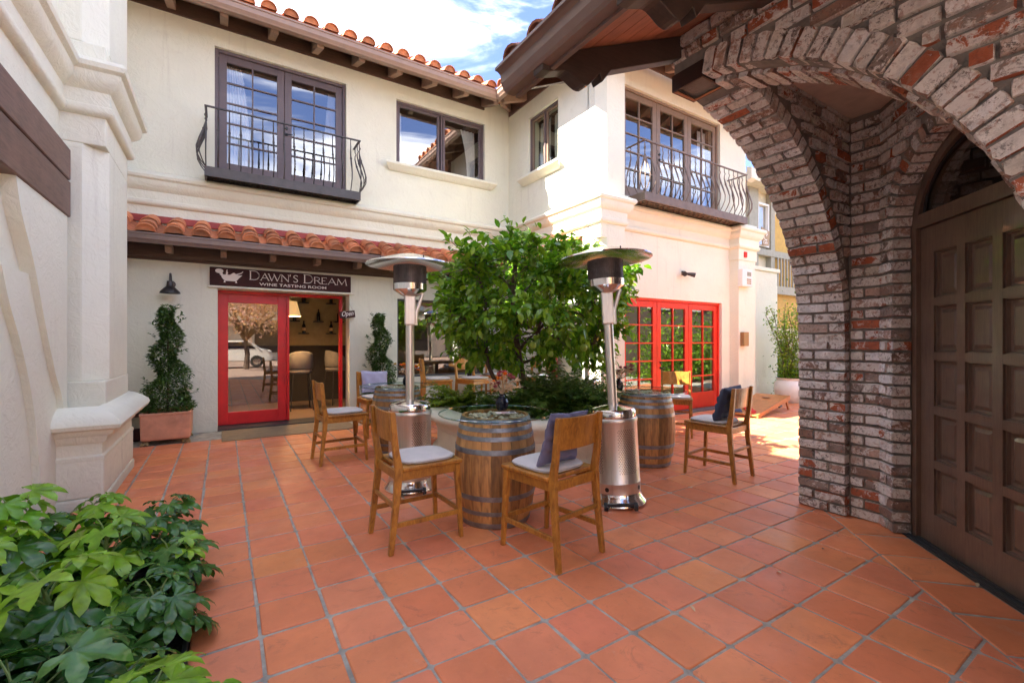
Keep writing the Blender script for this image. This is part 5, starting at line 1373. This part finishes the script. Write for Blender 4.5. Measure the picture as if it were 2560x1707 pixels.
scatter_leaves(items, .130, .066, rd).build('crown', 'leaf_citrus', tree, smooth=True, fix=False, kind='stuff')
scatter_leaves(new, .10, .045, rd).build('new_growth', 'leaf_citrus_new', tree, smooth=True, fix=False, kind='stuff')
for p in [(3.05,4.25,2.05),(3.62,4.28,2.10),(3.15,4.15,1.62),(4.15,4.28,1.86),(3.98,4.4,1.83),(3.2,4.2,1.35),(3.62,4.1,1.42),(2.62,4.5,1.95),(4.3,4.3,2.2),(4.05,4.2,2.45),(3.72,4.25,2.25),(4.45,4.4,1.78),(2.95,4.2,1.45),(3.9,4.1,1.3),(3.45,4.15,2.5),(2.75,4.4,2.5)]:
    s_ = rd.uniform(.032,.044); m = MB().lathe([(0,-s_*1.1),(s_*.5,-s_*.95),(s_*.9,-s_*.5),(s_,0),(s_*.9,s_*.5),(s_*.5,s_*.9),(0,s_*1.0)], 12, p); m.build('fruit', 'lime', tree, smooth=True)

# ferny underplanting: arching fronds with small leaflets, joined per plant
def fern(cx, cy, cz, nf, L, lab, seed, mat='leaf_fern', spread=1.0, leafl=.075):
    r_ = random.Random(seed); t = thing('trailing_shrub', lab, 'shrub', (cx, cy, cz), world=True); it = []; st = MB()
    for k in range(nf):
        a = r_.uniform(0, 2*pi); l = L*r_.uniform(.6,1.2); el = r_.uniform(.45,1.9)
        p = Vector((cx+r_.gauss(0,.10), cy+r_.gauss(0,.06), cz)); d = Vector((cos(a)*spread, sin(a)*spread, el*1.3)).normalized(); pts = [p.copy()]
        for j in range(9):
            p = p+d*l/9; d = (d+Vector((0,0,-.155))+Vector((r_.gauss(0,.05), r_.gauss(0,.05), 0))).normalized()
            if p.z < cz+.02: p.z = cz+.02
            pts.append(p.copy()); sd = d.cross(Vector((0,0,1))).normalized()
            for q in range(5):
                s_ = 1 if q % 2 else -1
                it.append((p-d*l/9*q/5, sd*s_+d*.55+Vector((0,0,r_.uniform(-.3,.4)))))
        st.tube(pts, [.004]*9+[.002], 4, cap=False)
    st.build('stem', 'stem_green', t, kind='stuff', fix=False)
    scatter_leaves(it, leafl, leafl*.42, r_, pts=3).build('foliage', mat, t, smooth=True, fix=False)
for i, (x, y, nf, L, lab) in enumerate([(3.95,4.62,120,.85,'dark ferny shrub spilling over the planter rim right of the citrus trunk'),(4.35,4.95,80,.68,'dark ferny shrub at the right end of the planter by the patio heater'),(3.5,4.6,100,.62,'dark ferny shrub directly in front of the citrus trunk'),
                                         (2.72,5.75,90,.48,'bright small-leaved shrub at the left edge of the planter'),(3.05,5.0,60,.48,'low shrub in the planter behind the dried flower vase'),(4.15,5.55,70,.7,'ferny shrub at the back right of the planter')]):
    fern(x, y, .52, nf, L, lab, 40+i, 'leaf_vine' if i == 3 else 'leaf_fern')

# ================================================================== topiaries
def topiary(loc, lab, potlab, s_=1.0, seed=1, pot=True):
    r_ = random.Random(seed)
    p = thing('square_pot', potlab, 'plant pot', loc, 0)
    m = MB(); w = .29
    lv = [(w*.97,.07),(w,.10),(w*1.02,.42),(w*1.05,.44),(w*1.05,.465),(w*.93,.465),(w*.92,.40)]
    for r0, z in lv: m.v += [(-r0,-r0,z),(r0,-r0,z),(r0,r0,z),(-r0,r0,z)]
    for i in range(len(lv)-1):
        for q in range(4): m.f.append((i*4+q, i*4+(q+1)%4, (i+1)*4+(q+1)%4, (i+1)*4+q))
    m.f += [(3,2,1,0), tuple(4*(len(lv)-1)+q for q in range(4))]
    m.build('pot', 'pot_clay', p, bevel=.014)
    for sx in (-1,1):
        for sy in (-1,1):
            f = MB()
            for k in (-1,0,1): f.tube([(sx*.22+k*.022,sy*.22,.075),(sx*.24+k*.028,sy*.25,.045),(sx*.25+k*.034,sy*.29,.012)], [.020,.018,.014], 6)
            f.build('paw_foot', 'brass_foot', p, smooth=True)
    t = thing('spiral_topiary', lab, 'topiary', (loc[0], loc[1], .44)); it = []
    MB().tube([(0,0,0),(.01,0,.7),(-.01,0,1.45)], [.018,.014,.006], 6).build('trunk', 'bark', t)
    H = 1.50
    for k in range(8200):
        h = r_.random()**1.25; z = .02+H*h; base = .25*(1-h)**.8+.075
        a = r_.uniform(0, 2*pi); ph = h*2*pi*2.6+1.0
        sp_ = .5+.5*cos(a-ph)   # spiral ledge
        rr = base*(.35+.75*sp_)
        if h < .25: rr = base*(.85+.2*sp_)
        q = rr*r_.uniform(.55,1.05); x, y = q*cos(a), q*sin(a)
        it.append(((x+r_.gauss(0,.008), y+r_.gauss(0,.008), z+.06*sp_), (cos(a)+r_.gauss(0,.5), sin(a)+r_.gauss(0,.5), r_.gauss(.3,.5))))
    for k in range(60):
        a = r_.uniform(0,2*pi); it += [((.26*cos(a)*r_.uniform(.9,1.15), .26*sin(a)*r_.uniform(.9,1.15), .03+r_.uniform(-.03,.05)), (cos(a), sin(a), .2)) for _ in range(6)]
    for k in range(26):
        h = r_.random(); a = r_.uniform(0,2*pi); z = .1+H*h; base = .25*(1-h)**.8+.075
        for j in range(12): q = base*(.9)+.008*j; it.append(((q*cos(a), q*sin(a), z+.006*j), (cos(a)*.7+r_.gauss(0,.6), sin(a)*.7+r_.gauss(0,.6), .5+r_.gauss(0,.4))))
    scatter_leaves(it, .052, .026, r_, pts=3).build('foliage', 'leaf_topiary', t, smooth=True, fix=False)
topiary((-.70,8.50,0), 'spiral clipped topiary left of the red glass door, under the wall lamp', 'square terracotta pot on claw feet left of the red glass door', seed=4)
topiary((2.52,8.66,0), 'spiral clipped topiary between the open doorway and the shop window', 'square terracotta pot behind the left barrel, hidden by the stools', seed=9)

# ================================================================== leafy plants in the foreground bed
def palmate(seed, nl=7):
    """one big hand-shaped leaf: lobes joined at a palm, veins as folds; stalk joins at origin, blade towards +x"""
    r_ = random.Random(seed); m = MB(); V = m.v; V.append((0,0,.0))
    pts = []
    span = 235
    for k in range(nl):
        a = R(-span/2+span*k/(nl-1)); L = (1.0-.42*abs(k-(nl-1)/2)/((nl-1)/2))*r_.uniform(.92,1.06)
        for (f, da, zz) in ((.56, -19, .035), (.72, -16.5, .03), (.88, -9.5, -.03), (1.0, 0, -.13), (.88, 9.5, -.03), (.72, 16.5, .03), (.56, 19, .035)):
            pts.append((L*f*cos(a+R(da)), L*f*sin(a+R(da)), zz-.10*(f*L)**2, k, f, da))
        if k < nl-1: an = R(-span/2+span*(k+.5)/(nl-1)); pts.append((.54*cos(an), .54*sin(an), .05, k, .54, 99))
    # midribs
    i0 = len(V)
    for p in pts: V.append(p[:3])
    ribs = {}
    for k in range(nl):
        a = R(-span/2+span*k/(nl-1)); L = (1.0-.42*abs(k-(nl-1)/2)/((nl-1)/2))
        ribs[k] = len(V); 
        for f in (.42,.62,.84): V.append((L*f*cos(a), L*f*sin(a), -.015-.10*(f*L)**2))
    idx = 0
    for k in range(nl):
        s_ = i0+idx; rb = ribs[k]
        m.f += [(0, s_, rb), (s_, s_+1, rb+1, rb), (s_+1, s_+2, rb+2, rb+1), (s_+2, s_+3, rb+2), (rb+2, s_+3, s_+4), (rb+1, rb+2, s_+4, s_+5), (rb, rb+1, s_+5, s_+6), (0, rb, s_+6)]
        idx += 7
        if k < nl-1: m.f += [(0, s_+6, s_+7), (0, s_+7, s_+8)]; idx += 1
    return m
LM = {}
for mat in ('leaf_fatsia', 'leaf_fatsia_dark', 'leaf_yellow'):
    LM[mat] = []
    for s_ in range(4):
        me = palmate(s_, 7 if s_ < 3 else 5).mesh('leaf'); me.materials.append(MATS[mat]); me.polygons.foreach_set('use_smooth', [True]*len(me.polygons)); LM[mat].append(me)
def fatsia(x, y, h, n, size, lab, seed, bright=.6, yellow=False):
    r_ = random.Random(seed); t = thing('leafy_plant', lab, 'plant', (x, y, 0.0), world=True)
    top = Vector((x+r_.uniform(-.05,.05), y+r_.uniform(-.05,.05), h))
    MB().tube([(x, y, 0), (x+r_.uniform(-.03,.03), y, h*.5), top], [.013,.012,.009], 7).build('stalk', 'stem_green', t, smooth=True)
    for k in range(n):
        f = k/n; a = k*2.4+r_.uniform(-.3,.3); z0 = h*(1-.75*f); L = size*(1.0+.5*f)*r_.uniform(.8,1.2); el = 1.1-1.1*f+r_.uniform(-.2,.2)
        d = Vector((cos(a), sin(a), el)).normalized(); st = Vector((x, y, z0))*(f)+top*(1-f); st.z = z0; e_ = st+d*L
        if e_.x < -1.15: e_.x = -1.15+r_.uniform(0,.1)
        if e_.z < .06: e_.z = .06
        hz = Vector((d.x, d.y, 0)).normalized(); s_ = size*(1.08+.32*f+.0)*r_.uniform(.85,1.15)
        MB().tube([st, st+(e_-st)*.5+Vector((0,0,.02)), e_], [.005,.004,.003], 5).build('leaf_stalk', 'stem_green', t)
        tilt = -.25-.3*f+r_.uniform(-.3,.25); X1 = (hz*cos(tilt)+Vector((0,0,1))*sin(tilt)).normalized(); Y1 = Vector((-hz.y, hz.x, 0)); ro = r_.uniform(-.35,.35); 
        Z1 = X1.cross(Y1); Y2 = (Y1*cos(ro)+Z1*sin(ro)).normalized(); Z2 = X1.cross(Y2)
        mat = 'leaf_fatsia' if r_.random() < bright*(1.25-f*.9) else 'leaf_fatsia_dark'  # lighter upper, darker lower leaves: light and shade put into leaf colour
        if yellow and k == n-2: mat = 'leaf_yellow'
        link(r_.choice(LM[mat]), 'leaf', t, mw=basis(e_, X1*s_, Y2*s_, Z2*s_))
FP = [(-1.05,3.85,.62,11,.17,'leafy plant tallest against the plaster pedestal at the far left of the bed',.85),(-.70,3.95,.50,10,.15,'leafy plant at the back of the bed below the pilaster base',.8),(-.36,3.88,.46,10,.13,'dark glossy leafy plant at the far right corner of the bed',.25),
      (-.95,3.35,.55,11,.18,'bright leafy plant one row behind the yellow leaf',.85),(-.55,3.35,.52,11,.16,'bright leafy plant with a new shoot in the middle of the bed',.7),(-.25,3.30,.34,9,.13,'small dark leafy plant hanging over the right edge of the bed',.3),
      (-1.0,2.8,.62,12,.20,'large bright leafy plant in the middle left of the bed',.85),(-.62,2.75,.50,12,.18,'leafy plant holding one yellow leaf',.6),(-.30,2.75,.30,9,.14,'low dark leafy plant at the right edge in the middle of the bed',.2),
      (-1.02,2.25,.50,12,.20,'leafy plant with broad dark leaves in the lower left',.25),(-.62,2.2,.36,12,.20,'low leafy plant with broad dark blue-green leaves in the bed centre',.08),(-.30,2.15,.28,9,.15,'low dark leafy plant beside the tiles near the camera',.15),
      (-.95,1.75,.55,11,.20,'leafy plant with big glossy leaves at the lower left corner',.2),(-.60,1.72,.52,11,.17,'leafy plant near the camera with light green young leaves',.45),(-.25,1.80,.42,10,.16,'bright leafy plant nearest the camera at the bottom edge beside the tiles',.8),(-.12,1.60,.40,9,.16,'bright leafy plant overhanging the tiles at the very bottom edge',.9),(-.75,1.35,.55,10,.18,'dark leafy plant closest to the camera at the bottom left edge',.4)]
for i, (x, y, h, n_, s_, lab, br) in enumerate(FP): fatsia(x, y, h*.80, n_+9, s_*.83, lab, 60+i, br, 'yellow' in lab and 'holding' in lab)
# dense low growth between them
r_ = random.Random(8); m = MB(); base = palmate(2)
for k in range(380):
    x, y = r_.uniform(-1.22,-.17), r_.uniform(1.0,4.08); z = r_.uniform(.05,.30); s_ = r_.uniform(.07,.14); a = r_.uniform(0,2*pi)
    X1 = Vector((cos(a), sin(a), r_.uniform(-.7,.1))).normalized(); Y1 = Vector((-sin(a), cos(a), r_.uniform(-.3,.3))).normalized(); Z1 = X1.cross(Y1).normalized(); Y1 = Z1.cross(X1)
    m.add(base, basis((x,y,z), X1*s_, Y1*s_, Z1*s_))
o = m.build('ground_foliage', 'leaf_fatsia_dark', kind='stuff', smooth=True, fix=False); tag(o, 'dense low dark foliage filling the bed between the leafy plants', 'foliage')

# ================================================================== odds and ends
o = MB().box(-.02, 1.95, 8.0, 8.9, 0.0, .016).build('door_mat', 'mat_fibre', bevel=.004); tag(o, 'wide tan coir door mat on the tiles at the red door', 'door mat')
cb = thing('cornhole_board', 'slanted wooden bean bag game board lying at the foot of the stair wall', 'game board', (9.4, 5.3, 0), R(8))
b = MB(); b.prism([(-.75,-.33,.03),(.95,-.33,.28),(.95,-.33,.31),(-.75,-.33,.06)], (0,.66,0)); b.build('board', 'board_wood', cb, bevel=.004)
b = MB(); b.prism([(-.75,-.36,.0),(.95,-.36,.22),(.95,-.36,.315),(-.75,-.36,.075)], (0,.03,0)); b.build('side_rail', 'board_wood', cb)
b = MB(); b.tube([(.62,0,.265),(.62,0,.2665)], .075, 20); b.build('hole', 'black', cb)
for sy in (-1,1): b = MB(); b.prism([(.80,sy*.30,.24),(.88,sy*.30,.24),(1.02,sy*.30,0),(.95,sy*.30,0)], (0,sy*.03,0)); b.build('leg', 'board_wood', cb)
b = MB().tube([(.3,-.362,.12),(.45,-.362,.14)], .018, 8); b.build('handle_slot', 'black', cb)
def bag(loc, rz, mat, lab):
    m = MB(); n = 8
    for i in range(n+1):
        for j in range(n+1):
            u, v = -1+2*i/n, -1+2*j/n; m.v.append((u*.09, v*.09, .045*(max(0,(1-u**4)*(1-v**4)))**.5+.004*sin(u*5+v*7)))
    for i in range(n):
        for j in range(n): a = i*(n+1)+j; m.f.append((a,a+1,a+n+2,a+n+1))
    o = m.build('bean_bag', mat, smooth=True); o.location = loc; o.rotation_euler = (R(6),R(-8),rz); tag(o, lab, 'bean bag', 'bean bags on the game board')
bag((8.86,5.06,.085), .3, 'bean_red', 'red bean bag nearest the low front edge of the game board'); bag((9.02,5.22,.11), 1.0, 'bean_red', 'red bean bag lying behind the front red one'); bag((8.78,5.30,.085), .7, 'navy_bag', 'dark bean bag on the left of the game board')
ws = thing('winery_sign', 'tall red banner sign with white winery lettering behind the citrus tree', 'sign', (5.55, 7.35, .5), world=True)
MB().box(5.54, 5.57, 7.08, 7.60, .25, 1.42).build('board', 'flash_red', ws); txt('WINERY', 'lettering', 'cream_print', ws, basis((5.537,7.57,1.20), (0,-1,0), (0,0,1), (-1,0,0)), .14, .80, .002)
eb = thing('alarm_box', 'small cream electrical box with grilles high on the right pilaster', 'electrical box', (10.1, 5.98, 2.9), world=True)
MB().box(9.90, 10.30, 5.86, 5.975, 2.74, 3.13).build('box', 'white', eb, bevel=.012)
for i in range(3):
    for j in range(3): MB().box(10.08+i*.06, 10.12+i*.06, 5.852, 5.86, 2.80+j*.045, 2.825+j*.045).build('grille_slot', 'bronze_box', eb)
MB().box(10.09, 10.24, 5.852, 5.86, 2.98, 3.07).build('panel_label', 'grey_paint', eb)
st = MB().box(10.12, 10.22, 5.93, 5.975, 3.42, 3.55).build('strobe', 'bean_red', bevel=.008); tag(st, 'small red and white fire strobe above the electrical box', 'alarm')
sc_ = MB().box(10.0, 10.2, 5.88, 5.975, 1.38, 1.70).build('wall_sconce', 'bronze_box', bevel=.012); tag(sc_, 'small bronze box sconce on the right pilaster', 'lamp')
sl_ = thing('security_light', 'twin black spotlight on the wall above the red french doors', 'light', (8.25, 6.2, 2.93), world=True)
MB().box(8.20,8.30,6.16,6.2,2.89,2.98).build('mount', 'iron', sl_, bevel=.006)
for s_ in (-1,1): MB().tube([(8.25+s_*.03,6.16,2.93),(8.25+s_*.13,6.06,2.90),(8.25+s_*.17,6.02,2.885)], [.02,.045,.05], 12).build('lamp_head', 'iron', sl_, smooth=True)
ul = thing('wall_box', 'small grey wall box beside the left terracotta pot', 'box', (-1.13, 9.0, .4), world=True)
MB().lathe([(.10,0),(.12,.22),(.0,.22)], 4, (-1.16,8.98,.40), R(45), R(405)).build('shade', 'grey_paint', ul); MB().box(-1.28,-1.04,8.86,9.04,.34,.40).build('bracket', 'brown_wood', ul)
mb_ = MB().box(-1.30,-1.05,8.70,8.95,0.0,.16).build('red_tin', 'sign_brown', bevel=.02); tag(mb_, 'small dark red tin on the floor by the terracotta pot', 'tin')
bw = thing('low_bench_wall', 'low grey stucco bench wall behind the round planter', 'bench', (2.9, 7.9, 0), world=True)
b = MB().box(2.72, 3.3, 8.55, 9.0, -.02, .50); b.build('wall', 'stucco_white', bw); b = MB().box(2.68, 3.34, 8.50, 9.02, .50, .60); b.build('coping', 'stucco_white', bw, bevel=.02)

# ================================================================== right background
sw = thing('stair_wall', 'tall white stucco stair wall beyond the right corner of the building', 'wall', (12.0, 6.9, 0), world=True)
MB().box(11.0, 12.88, 6.62, 7.2, -.1, 3.36).build('wall', 'stucco', sw, bevel=.03); MB().box(10.95, 12.93, 6.57, 7.25, 3.36, 3.46).build('cap', 'stucco', sw, bevel=.02)
MB().box(10.63, 11.0, 6.62, 6.9, -.1, 3.36).build('wall', 'stucco', sw)
hr = thing('handrail', 'short black metal handrail at the stairs', 'handrail', (11.0, 6.4, 1.2), world=True)
MB().tube([(10.72,6.45,1.35),(11.4,6.45,1.02),(11.44,6.45,1.0)], .02, 8).build('rail', 'iron', hr); MB().tube([(10.75,6.45,0),(10.75,6.45,1.33)], .015, 6).build('post', 'iron', hr)
cp = thing('round_pot', 'big round white glazed pot beyond the stair wall', 'plant pot', (12.3, 5.75, 0))
cp.location = (11.75, 5.72, 0)
MB().lathe([(0,0),(.22,0),(.34,.14),(.38,.32),(.36,.46),(.31,.54),(.33,.58),(.35,.60),(.31,.60),(.28,.54)], 28).build('pot', 'white_gloss', cp, smooth=True); MB().lathe([(0,.52),(.30,.52)], 16).build('soil', 'soil', cp)
r_ = random.Random(3)
vn = thing('climbing_vine', 'yellow-green climbing vine on stakes in the round white pot', 'vine', (11.9, 5.9, .5), world=True); it = []; it2 = []; sm = MB()
for k in range(26):
    p = Vector((11.75+r_.gauss(0,.1), 5.72+r_.gauss(0,.1), .5)); d = Vector((r_.gauss(.1,.10), r_.gauss(0,.10), 1)).normalized(); pts = [p.copy()]
    H_ = r_.uniform(1.0,2.0)
    for j in range(14):
        p = p+d*H_/14; d = (d+Vector((r_.gauss(0,.14), r_.gauss(0,.10), .06))).normalized(); pts.append(p.copy())
        for q in range(9): (it if r_.random() < .65 else it2).append((p+Vector((r_.gauss(0,.06),r_.gauss(0,.06),r_.gauss(0,.06))), (r_.gauss(0,1),r_.gauss(0,1),r_.gauss(0,.6))))
    sm.tube(pts, .006, 4, cap=False)
p = Vector((11.75,5.72,1.5)); 
for k in range(1):
    pts = [Vector((11.8,5.7,1.35)), Vector((11.5,5.8,1.65)), Vector((11.2,5.9,1.8)), Vector((11.05,5.95,2.1)), Vector((11.1,5.95,2.3))]; sm.tube(pts, .006, 4)
    for a, c in zip(pts[:-1], pts[1:]):
        for q in range(14): it.append((a+(c-a)*r_.random()+Vector((r_.gauss(0,.03),r_.gauss(0,.03),r_.gauss(0,.03))), (r_.gauss(0,1),r_.gauss(0,1),r_.gauss(0,.6))))
for k in range(260): a = r_.uniform(0,2*pi); q = r_.uniform(.0,.34); it2.append(((11.75+q*cos(a),5.72+q*sin(a),.55+r_.uniform(0,.2)), (cos(a),sin(a),r_.uniform(.2,1.5))))
sm.build('stem', 'bark', vn, kind='stuff', fix=False); scatter_leaves(it, .07, .045, r_, pts=3).build('foliage', 'leaf_vine', vn, fix=False, smooth=True); scatter_leaves(it2, .08, .04, r_, pts=3).build('lower_foliage', 'leaf_citrus_new', vn, fix=False, smooth=True)
hd = thing('background_hedge', 'dark green shrub mass behind the white pot', 'shrub', (13.5, 7.3, 0), world=True); it = []
for k in range(2600): it.append(((13.6+r_.gauss(0,.55), 6.9+r_.gauss(0,.25), abs(r_.gauss(0,.9))+.05), (r_.gauss(0,1),r_.gauss(0,1),r_.gauss(.2,.8))))
scatter_leaves(it, .09, .05, r_, pts=3).build('foliage', 'leaf_fern', hd, fix=False, smooth=True)

gb = thing('cream_building', 'cream and grey timber upper floor building in the right background', 'building', (17, 9.2, 0), world=True)
MB().box(15.0, 22.0, 9.25, 9.6, 0, 7.0).build('wall', 'cream_wall', gb); MB().box(17.55, 22, 9.20, 9.25, 2.0, 6.3).build('yellow_wall', 'yellow_wall', gb)
MB().box(14.4, 22.2, 8.6, 9.7, 6.98, 7.14).build('roof_edge', 'cream_wall', gb)
for x0, x1 in ((15.72,16.30),(17.15,17.42)): MB().box(x0, x1, 9.05, 9.25, 3.4, 6.98).build('post', 'grey_paint', gb)
MB().box(15.0, 22.0, 9.02, 9.20, 4.62, 4.85).build('beam', 'grey_paint', gb); MB().box(17.42, 22.0, 8.98, 9.06, 3.25, 3.55).build('beam', 'grey_paint', gb)
wf = MB(); wf.box(16.36,16.42,9.1,9.22,4.95,6.55).box(17.05,17.12,9.1,9.22,4.95,6.55).box(16.42,17.05,9.1,9.22,6.48,6.55).box(16.42,17.05,9.1,9.22,4.95,5.02); wf = wf.build('window', 'white', gb)
MB().q([(16.42,9.2,5.02),(17.05,9.2,5.02),(17.05,9.2,6.48),(16.42,9.2,6.48)]).build('pane', 'glass_sky', wf)
for k in range(16): MB().box(17.5+k*.22, 17.56+k*.22, 8.98, 9.02, 3.55, 4.62).build('railing_slat', 'grey_paint', gb)
hs = thing('cafe_sign', 'small brown hanging sign with white crescent emblem in the far window', 'sign', (16.7, 9.0, 5.2), world=True)
MB().prism([(16.42,9.0,5.62),(16.98,9.0,5.50),(16.90,9.0,4.98),(16.50,9.0,4.98)], (0,.03,0)).build('board', 'bronze_box', hs)
m = MB(); stroke(m, arc(16.70,5.32,.13,.15,60,300,12), .035, 8.998); stroke(m, [(16.72,5.32),(16.80,5.40)], .03, 8.998); m.build('emblem', 'cream_print', hs); txt('Cafe', 'lettering', 'cream_print', hs, basis((16.50,8.997,5.03),(1,0,0),(0,0,1),(0,-1,0)), .16, 1, .002, .3)

# fallen leaves on the tiles
r_ = random.Random(2)
for i, (x, y, mt, lab) in enumerate([(3.62,1.55,'black','dark fallen seed pod on the border tiles near the panelled door'),(3.02,1.53,'straw','dry leaf scrap on the tiles left of the brick pillar'),(3.35,2.55,'leaf_vine','thin green leaf lying on the tiles beyond the brick pillar'),(3.92,.82,'straw','dry leaf scrap by the door threshold'),(2.22,1.62,'straw','tiny dry leaf on the tiles at lower right'),(1.85,5.0,'leaf_citrus_new','green fallen leaf beside the foreground barrel')]):
    V, F = leaf_shape(.045 if i else .035, .02, .3, .2, 4); m = MB(); m.v = [(a, c, e_+.012) for a, c, e_ in V]; m.f = F; o = m.build('fallen_leaf', mt, smooth=True); o.location = (x, y, 0); o.rotation_euler = (0,0,i*1.1); tag(o, lab, 'fallen leaf', 'fallen leaves on the tiles')

# ================================================================== the street behind the viewer (seen in reflections)
sb = thing('street_building', 'pale two storey shop row across the street, seen only in reflections', 'building', (4, -22, 0), world=True)
MB().box(-25, 25, -26, -22, 0, 6.5).build('wall', 'cream_wall', sb)
m = MB()
for k in range(12):
    x = -22+k*4; MB().box(x, x+2.2, -22, -21.95, .6, 2.8).build('window', 'room_dark', sb); MB().box(x+.3, x+1.8, -22, -21.95, 3.8, 5.4).build('window', 'glass_sky', sb)
MB().box(-25, 25, -22, -20.8, 3.0, 3.15).build('canopy', 'grey_dark', sb); MB().box(-25.5, 25.5, -26, -21.2, 6.5, 6.8).build('roof', 'clay', sb)
ct = thing('blossom_tree', 'pink blossoming street tree reflected in the red glass door', 'tree', (1.0, -9.5, 0), world=True)
m = MB().tube([(1,-9.5,0),(1.05,-9.5,.8),(.95,-9.4,1.6)], [.16,.13,.12], 8); r_ = random.Random(4); it = []
for k in range(14):
    a = r_.uniform(0,2*pi); q = Vector((1+2.1*cos(a)*r_.uniform(.5,1), -9.5+2.1*sin(a)*r_.uniform(.5,1), r_.uniform(2.6,4.6))); m.tube([(.95,-9.4,1.5), Vector((.95,-9.4,2.0)).lerp(q,.5), q], [.07,.04,.015], 5)
    for j in range(420): it.append((q+Vector((r_.gauss(0,.5), r_.gauss(0,.5), r_.gauss(0,.4))), (r_.gauss(0,1), r_.gauss(0,1), r_.gauss(0,1))))
m.build('trunk', 'bark', ct); scatter_leaves(it, .16, .13, r_, pts=3).build('crown', 'blossom', ct, fix=False)
def car(loc, rz, lab):
    t = thing('parked_car', lab, 'car', loc, rz)
    body = [(-2.25,.35),(-2.3,.75),(-2.1,.98),(-1.2,1.05),(-.75,1.5),(1.0,1.55),(1.65,1.08),(2.2,.95),(2.3,.6),(2.2,.35)]
    b = MB().prism([(x,-.85,z) for x, z in body], (0,1.7,0)); b.build('body', 'white_gloss', t, bevel=.06)
    for s_ in (-1,1):
        MB().prism([(x, s_*.862, z) for x, z in [(-1.05,1.06),(-.66,1.43),(.92,1.46),(1.42,1.08)]], (0,s_*.006,0)).build('side_window', 'black_gloss', t)
        for x in (-1.45,1.45):
            w = MB().tube([(x,s_*.70,.34),(x,s_*.89,.34)], .34, 20).build('wheel', 'rubber', t, smooth=True); MB().tube([(x,s_*.88,.34),(x,s_*.90,.34)], .20, 14).build('rim', 'steel_bright', w)
car((.2, -12.2, 0), R(4), 'white hatchback parked in the street, reflected in the red glass door')
hg = thing('garden_hedge', 'tall green hedge out of frame to the right, reflected in the red french doors', 'hedge', (16, 1.4, 0), world=True)
r_ = random.Random(12); it = []; it2 = []
for k in range(9000): (it if k % 3 else it2).append(((12.6+r_.random()*10, 1.4+r_.gauss(0,.35), abs(r_.gauss(0,1.15))+.05), (r_.gauss(0,1), r_.gauss(0,1), r_.gauss(.2,.8))))
scatter_leaves(it, .17, .09, r_, pts=3).build('foliage', 'leaf_citrus', hg, fix=False, smooth=True); scatter_leaves(it2, .17, .09, r_, pts=3).build('bright_foliage', 'leaf_citrus_new', hg, fix=False, smooth=True)
sb2 = thing('side_building', 'dark brown timber building out of frame to the right, behind the hedge', 'building', (17, -1, 0), world=True)
MB().box(11.5, 26, -3.5, -.6, 0, 5.4).build('wall', 'room_brown', sb2); MB().box(11.2, 26.3, -3.6, -.1, 5.4, 5.6).build('roof', 'clay_dark', sb2)
for k in range(5): MB().box(12.5+k*2.6, 14.1+k*2.6, -.6, -.55, 2.9, 4.6).build('window', 'white', sb2)
